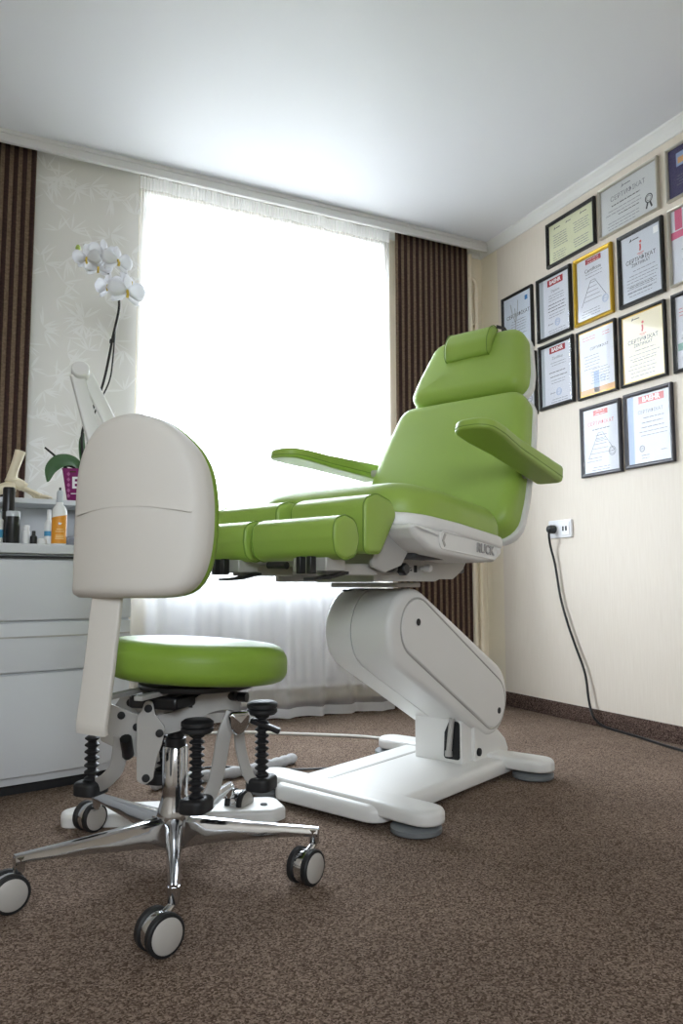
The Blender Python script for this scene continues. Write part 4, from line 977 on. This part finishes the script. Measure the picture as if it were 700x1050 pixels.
for s_, a in ((.009, .5), (.007, 1.2)):
    d = Vector((cos(a), sin(a))); e = Vector((-d.y, d.x)); P0 = Vector((-.004, .066))
    lf.add([tuple(P0+d*s_*t*1.3+e*s_*w)+(0,) for t, w in ((0,0),(.5,.38),(1,0),(.5,-.38))], [(0,1,2,3)], 0, Mlb)
lf.build('leaf_print', PW, sp_, smooth=0)
tx = MB()
for i, (w_, z_) in enumerate(((.010,.050),(.013,.043),(.012,.030),(.012,.025),(.013,.020))): tx.box((-w_,z_,0),(w_,z_+.0022,.0004), M=Mlb)
tx.build('label_text', mat('label_print', srgb(246, 214, 150), .6), sp_, smooth=0)
gb = MB().box((-.022,-.015,0),(.03,.015,.030)); g_ = gb.build('small_box', mat('grey_box', srgb(128, 130, 140), .6), bevel=.002); g_.location = (.296, 2.62, CT+.0005)
tag(g_, 'small grey box on the cabinet top, right of the orange spray bottle', 'box')
# folded lamp arm behind the stool back
lp = thing('magnifier_lamp', 'white folding lamp arm standing behind the stool back shell', 'lamp', (.425, 2.70, CT))
def LQ(x, y, z): return (x-.425, y-2.70, z-CT)
MB().lathe([(.003,0),(.055,0),(.058,.005),(.058,.016),(.022,.024),(.018,.05),(.003,.052)], (.02,0,.0005), 28).build('lamp_base', WHITE, lp)
e0 = LQ(.308, 2.74, 1.362)
MB().sweep([LQ(.452,2.70,.80), LQ(.302,2.735,1.355)], rpoly([(-.024,-.013),(.024,-.013),(.024,.013),(-.024,.013)], .007, 3), up=(0,1,0)).build('lower_arm', WHITE, lp, smooth=50)
MB().sweep([LQ(.336,2.75,1.358), LQ(.474,2.755,1.10)], rpoly([(-.023,-.012),(.023,-.012),(.023,.012),(-.023,.012)], .007, 3), up=(0,1,0)).build('upper_arm', WHITE, lp, smooth=50)
MB().lathe([(.003,-.035),(.027,-.035),(.031,-.031),(.031,.031),(.027,.035),(.003,.035)], (0,0,0), 24, M=frame(LQ(.314,2.742,1.362),(.94,0,.34),(-.30,.35,.88),(-.12,-.93,.33))).build('elbow_joint', WHITE, lp)
MB().tube([LQ(.325,2.735,1.335), LQ(.372,2.73,1.13)], .003, 8).build('tension_rod', STEEL, lp)
MB().lathe([(.045,-.014),(.082,-.014),(.090,-.004),(.090,.010),(.082,.016),(.045,.016),(.045,-.014)], (0,0,0), 32, M=frame(LQ(.520,2.755,1.035),(1,0,0),(0,.9,.4),(0,-.4,.9))).build('lamp_head', WHITE, lp)
MB().lathe([(.001,-.004),(.046,-.004),(.046,.004),(.001,.005)], (0,0,0), 28, M=frame(LQ(.520,2.755,1.035),(1,0,0),(0,.9,.4),(0,-.4,.9))).build('lens', WGLASS, lp)

# ------------------------------------------------------------------ light, world, camera
w = bpy.data.worlds.new('sky'); SC.world = w; w.use_nodes = True
bg = w.node_tree.nodes['Background']; bg.inputs['Color'].default_value = (.93, .965, 1.0, 1); 
bg.inputs['Strength'].default_value = 12.0
wn = w.node_tree.nodes; tcw = wn.new('ShaderNodeTexCoord'); sxw = wn.new('ShaderNodeSeparateXYZ'); rw = wn.new('ShaderNodeValToRGB')   # pale sky above darker ground outside
e = rw.color_ramp.elements; e[0].position = .46; e[0].color = (.17, .18, .18, 1); e[1].position = .54; e[1].color = (.83, .915, 1, 1)
mr = wn.new('ShaderNodeMath'); mr.operation = 'MULTIPLY_ADD'; mr.inputs[1].default_value = .5; mr.inputs[2].default_value = .5
wl = w.node_tree.links.new
wl(tcw.outputs['Generated'], sxw.inputs[0]); wl(sxw.outputs['Z'], mr.inputs[0]); wl(mr.outputs[0], rw.inputs['Fac']); wl(rw.outputs['Color'], bg.inputs['Color'])
def portal(name, loc, rot, sx, sy):
    l = bpy.data.lights.new(name, 'AREA'); l.shape = 'RECTANGLE'; l.size = sx; l.size_y = sy; l.cycles.is_portal = True
    o = bpy.data.objects.new(name, l); COL.objects.link(o); o.location = loc; o.rotation_euler = rot; return o
portal('window_daylight', ((WX0+WX1)/2, YW+.29, (WZ0+WZ1)/2), (radians(-90),0,0), WX1-WX0, WZ1-WZ0)
portal('back_fill_portal', ((BX0+BX1)/2, YB-.14, (BZ0+BZ1)/2), (radians(90),0,0), BX1-BX0, BZ1-BZ0)  # portal for the added back window that supplies the fill
cam = bpy.data.cameras.new('camera'); co = bpy.data.objects.new('camera', cam); COL.objects.link(co)
cam.sensor_fit = 'HORIZONTAL'; cam.sensor_width = 24; cam.lens = 780/700*24; cam.clip_start = .02
YAW, P, ROLL = .451, .0935, -.0015
f = Vector((sin(YAW)*cos(P), cos(YAW)*cos(P), sin(P))); r = Vector((cos(YAW), -sin(YAW), 0)); u = r.cross(f)
r2 = r*cos(ROLL)+u*sin(ROLL); u2 = -r*sin(ROLL)+u*cos(ROLL)
co.matrix_world = frame((0,0,.63), r2, u2, -f)
SC.camera = co
vs = SC.view_settings; vs.view_transform = 'Standard'; vs.look = 'None'; vs.gamma = 1; vs.use_curve_mapping = False; vs.exposure = 0.78
cy = SC.cycles; cy.max_bounces = 10; cy.diffuse_bounces = 6; cy.glossy_bounces = 4; cy.transparent_max_bounces = 16; cy.transmission_bounces = 4
cy.sample_clamp_indirect = 6; cy.use_denoising = True
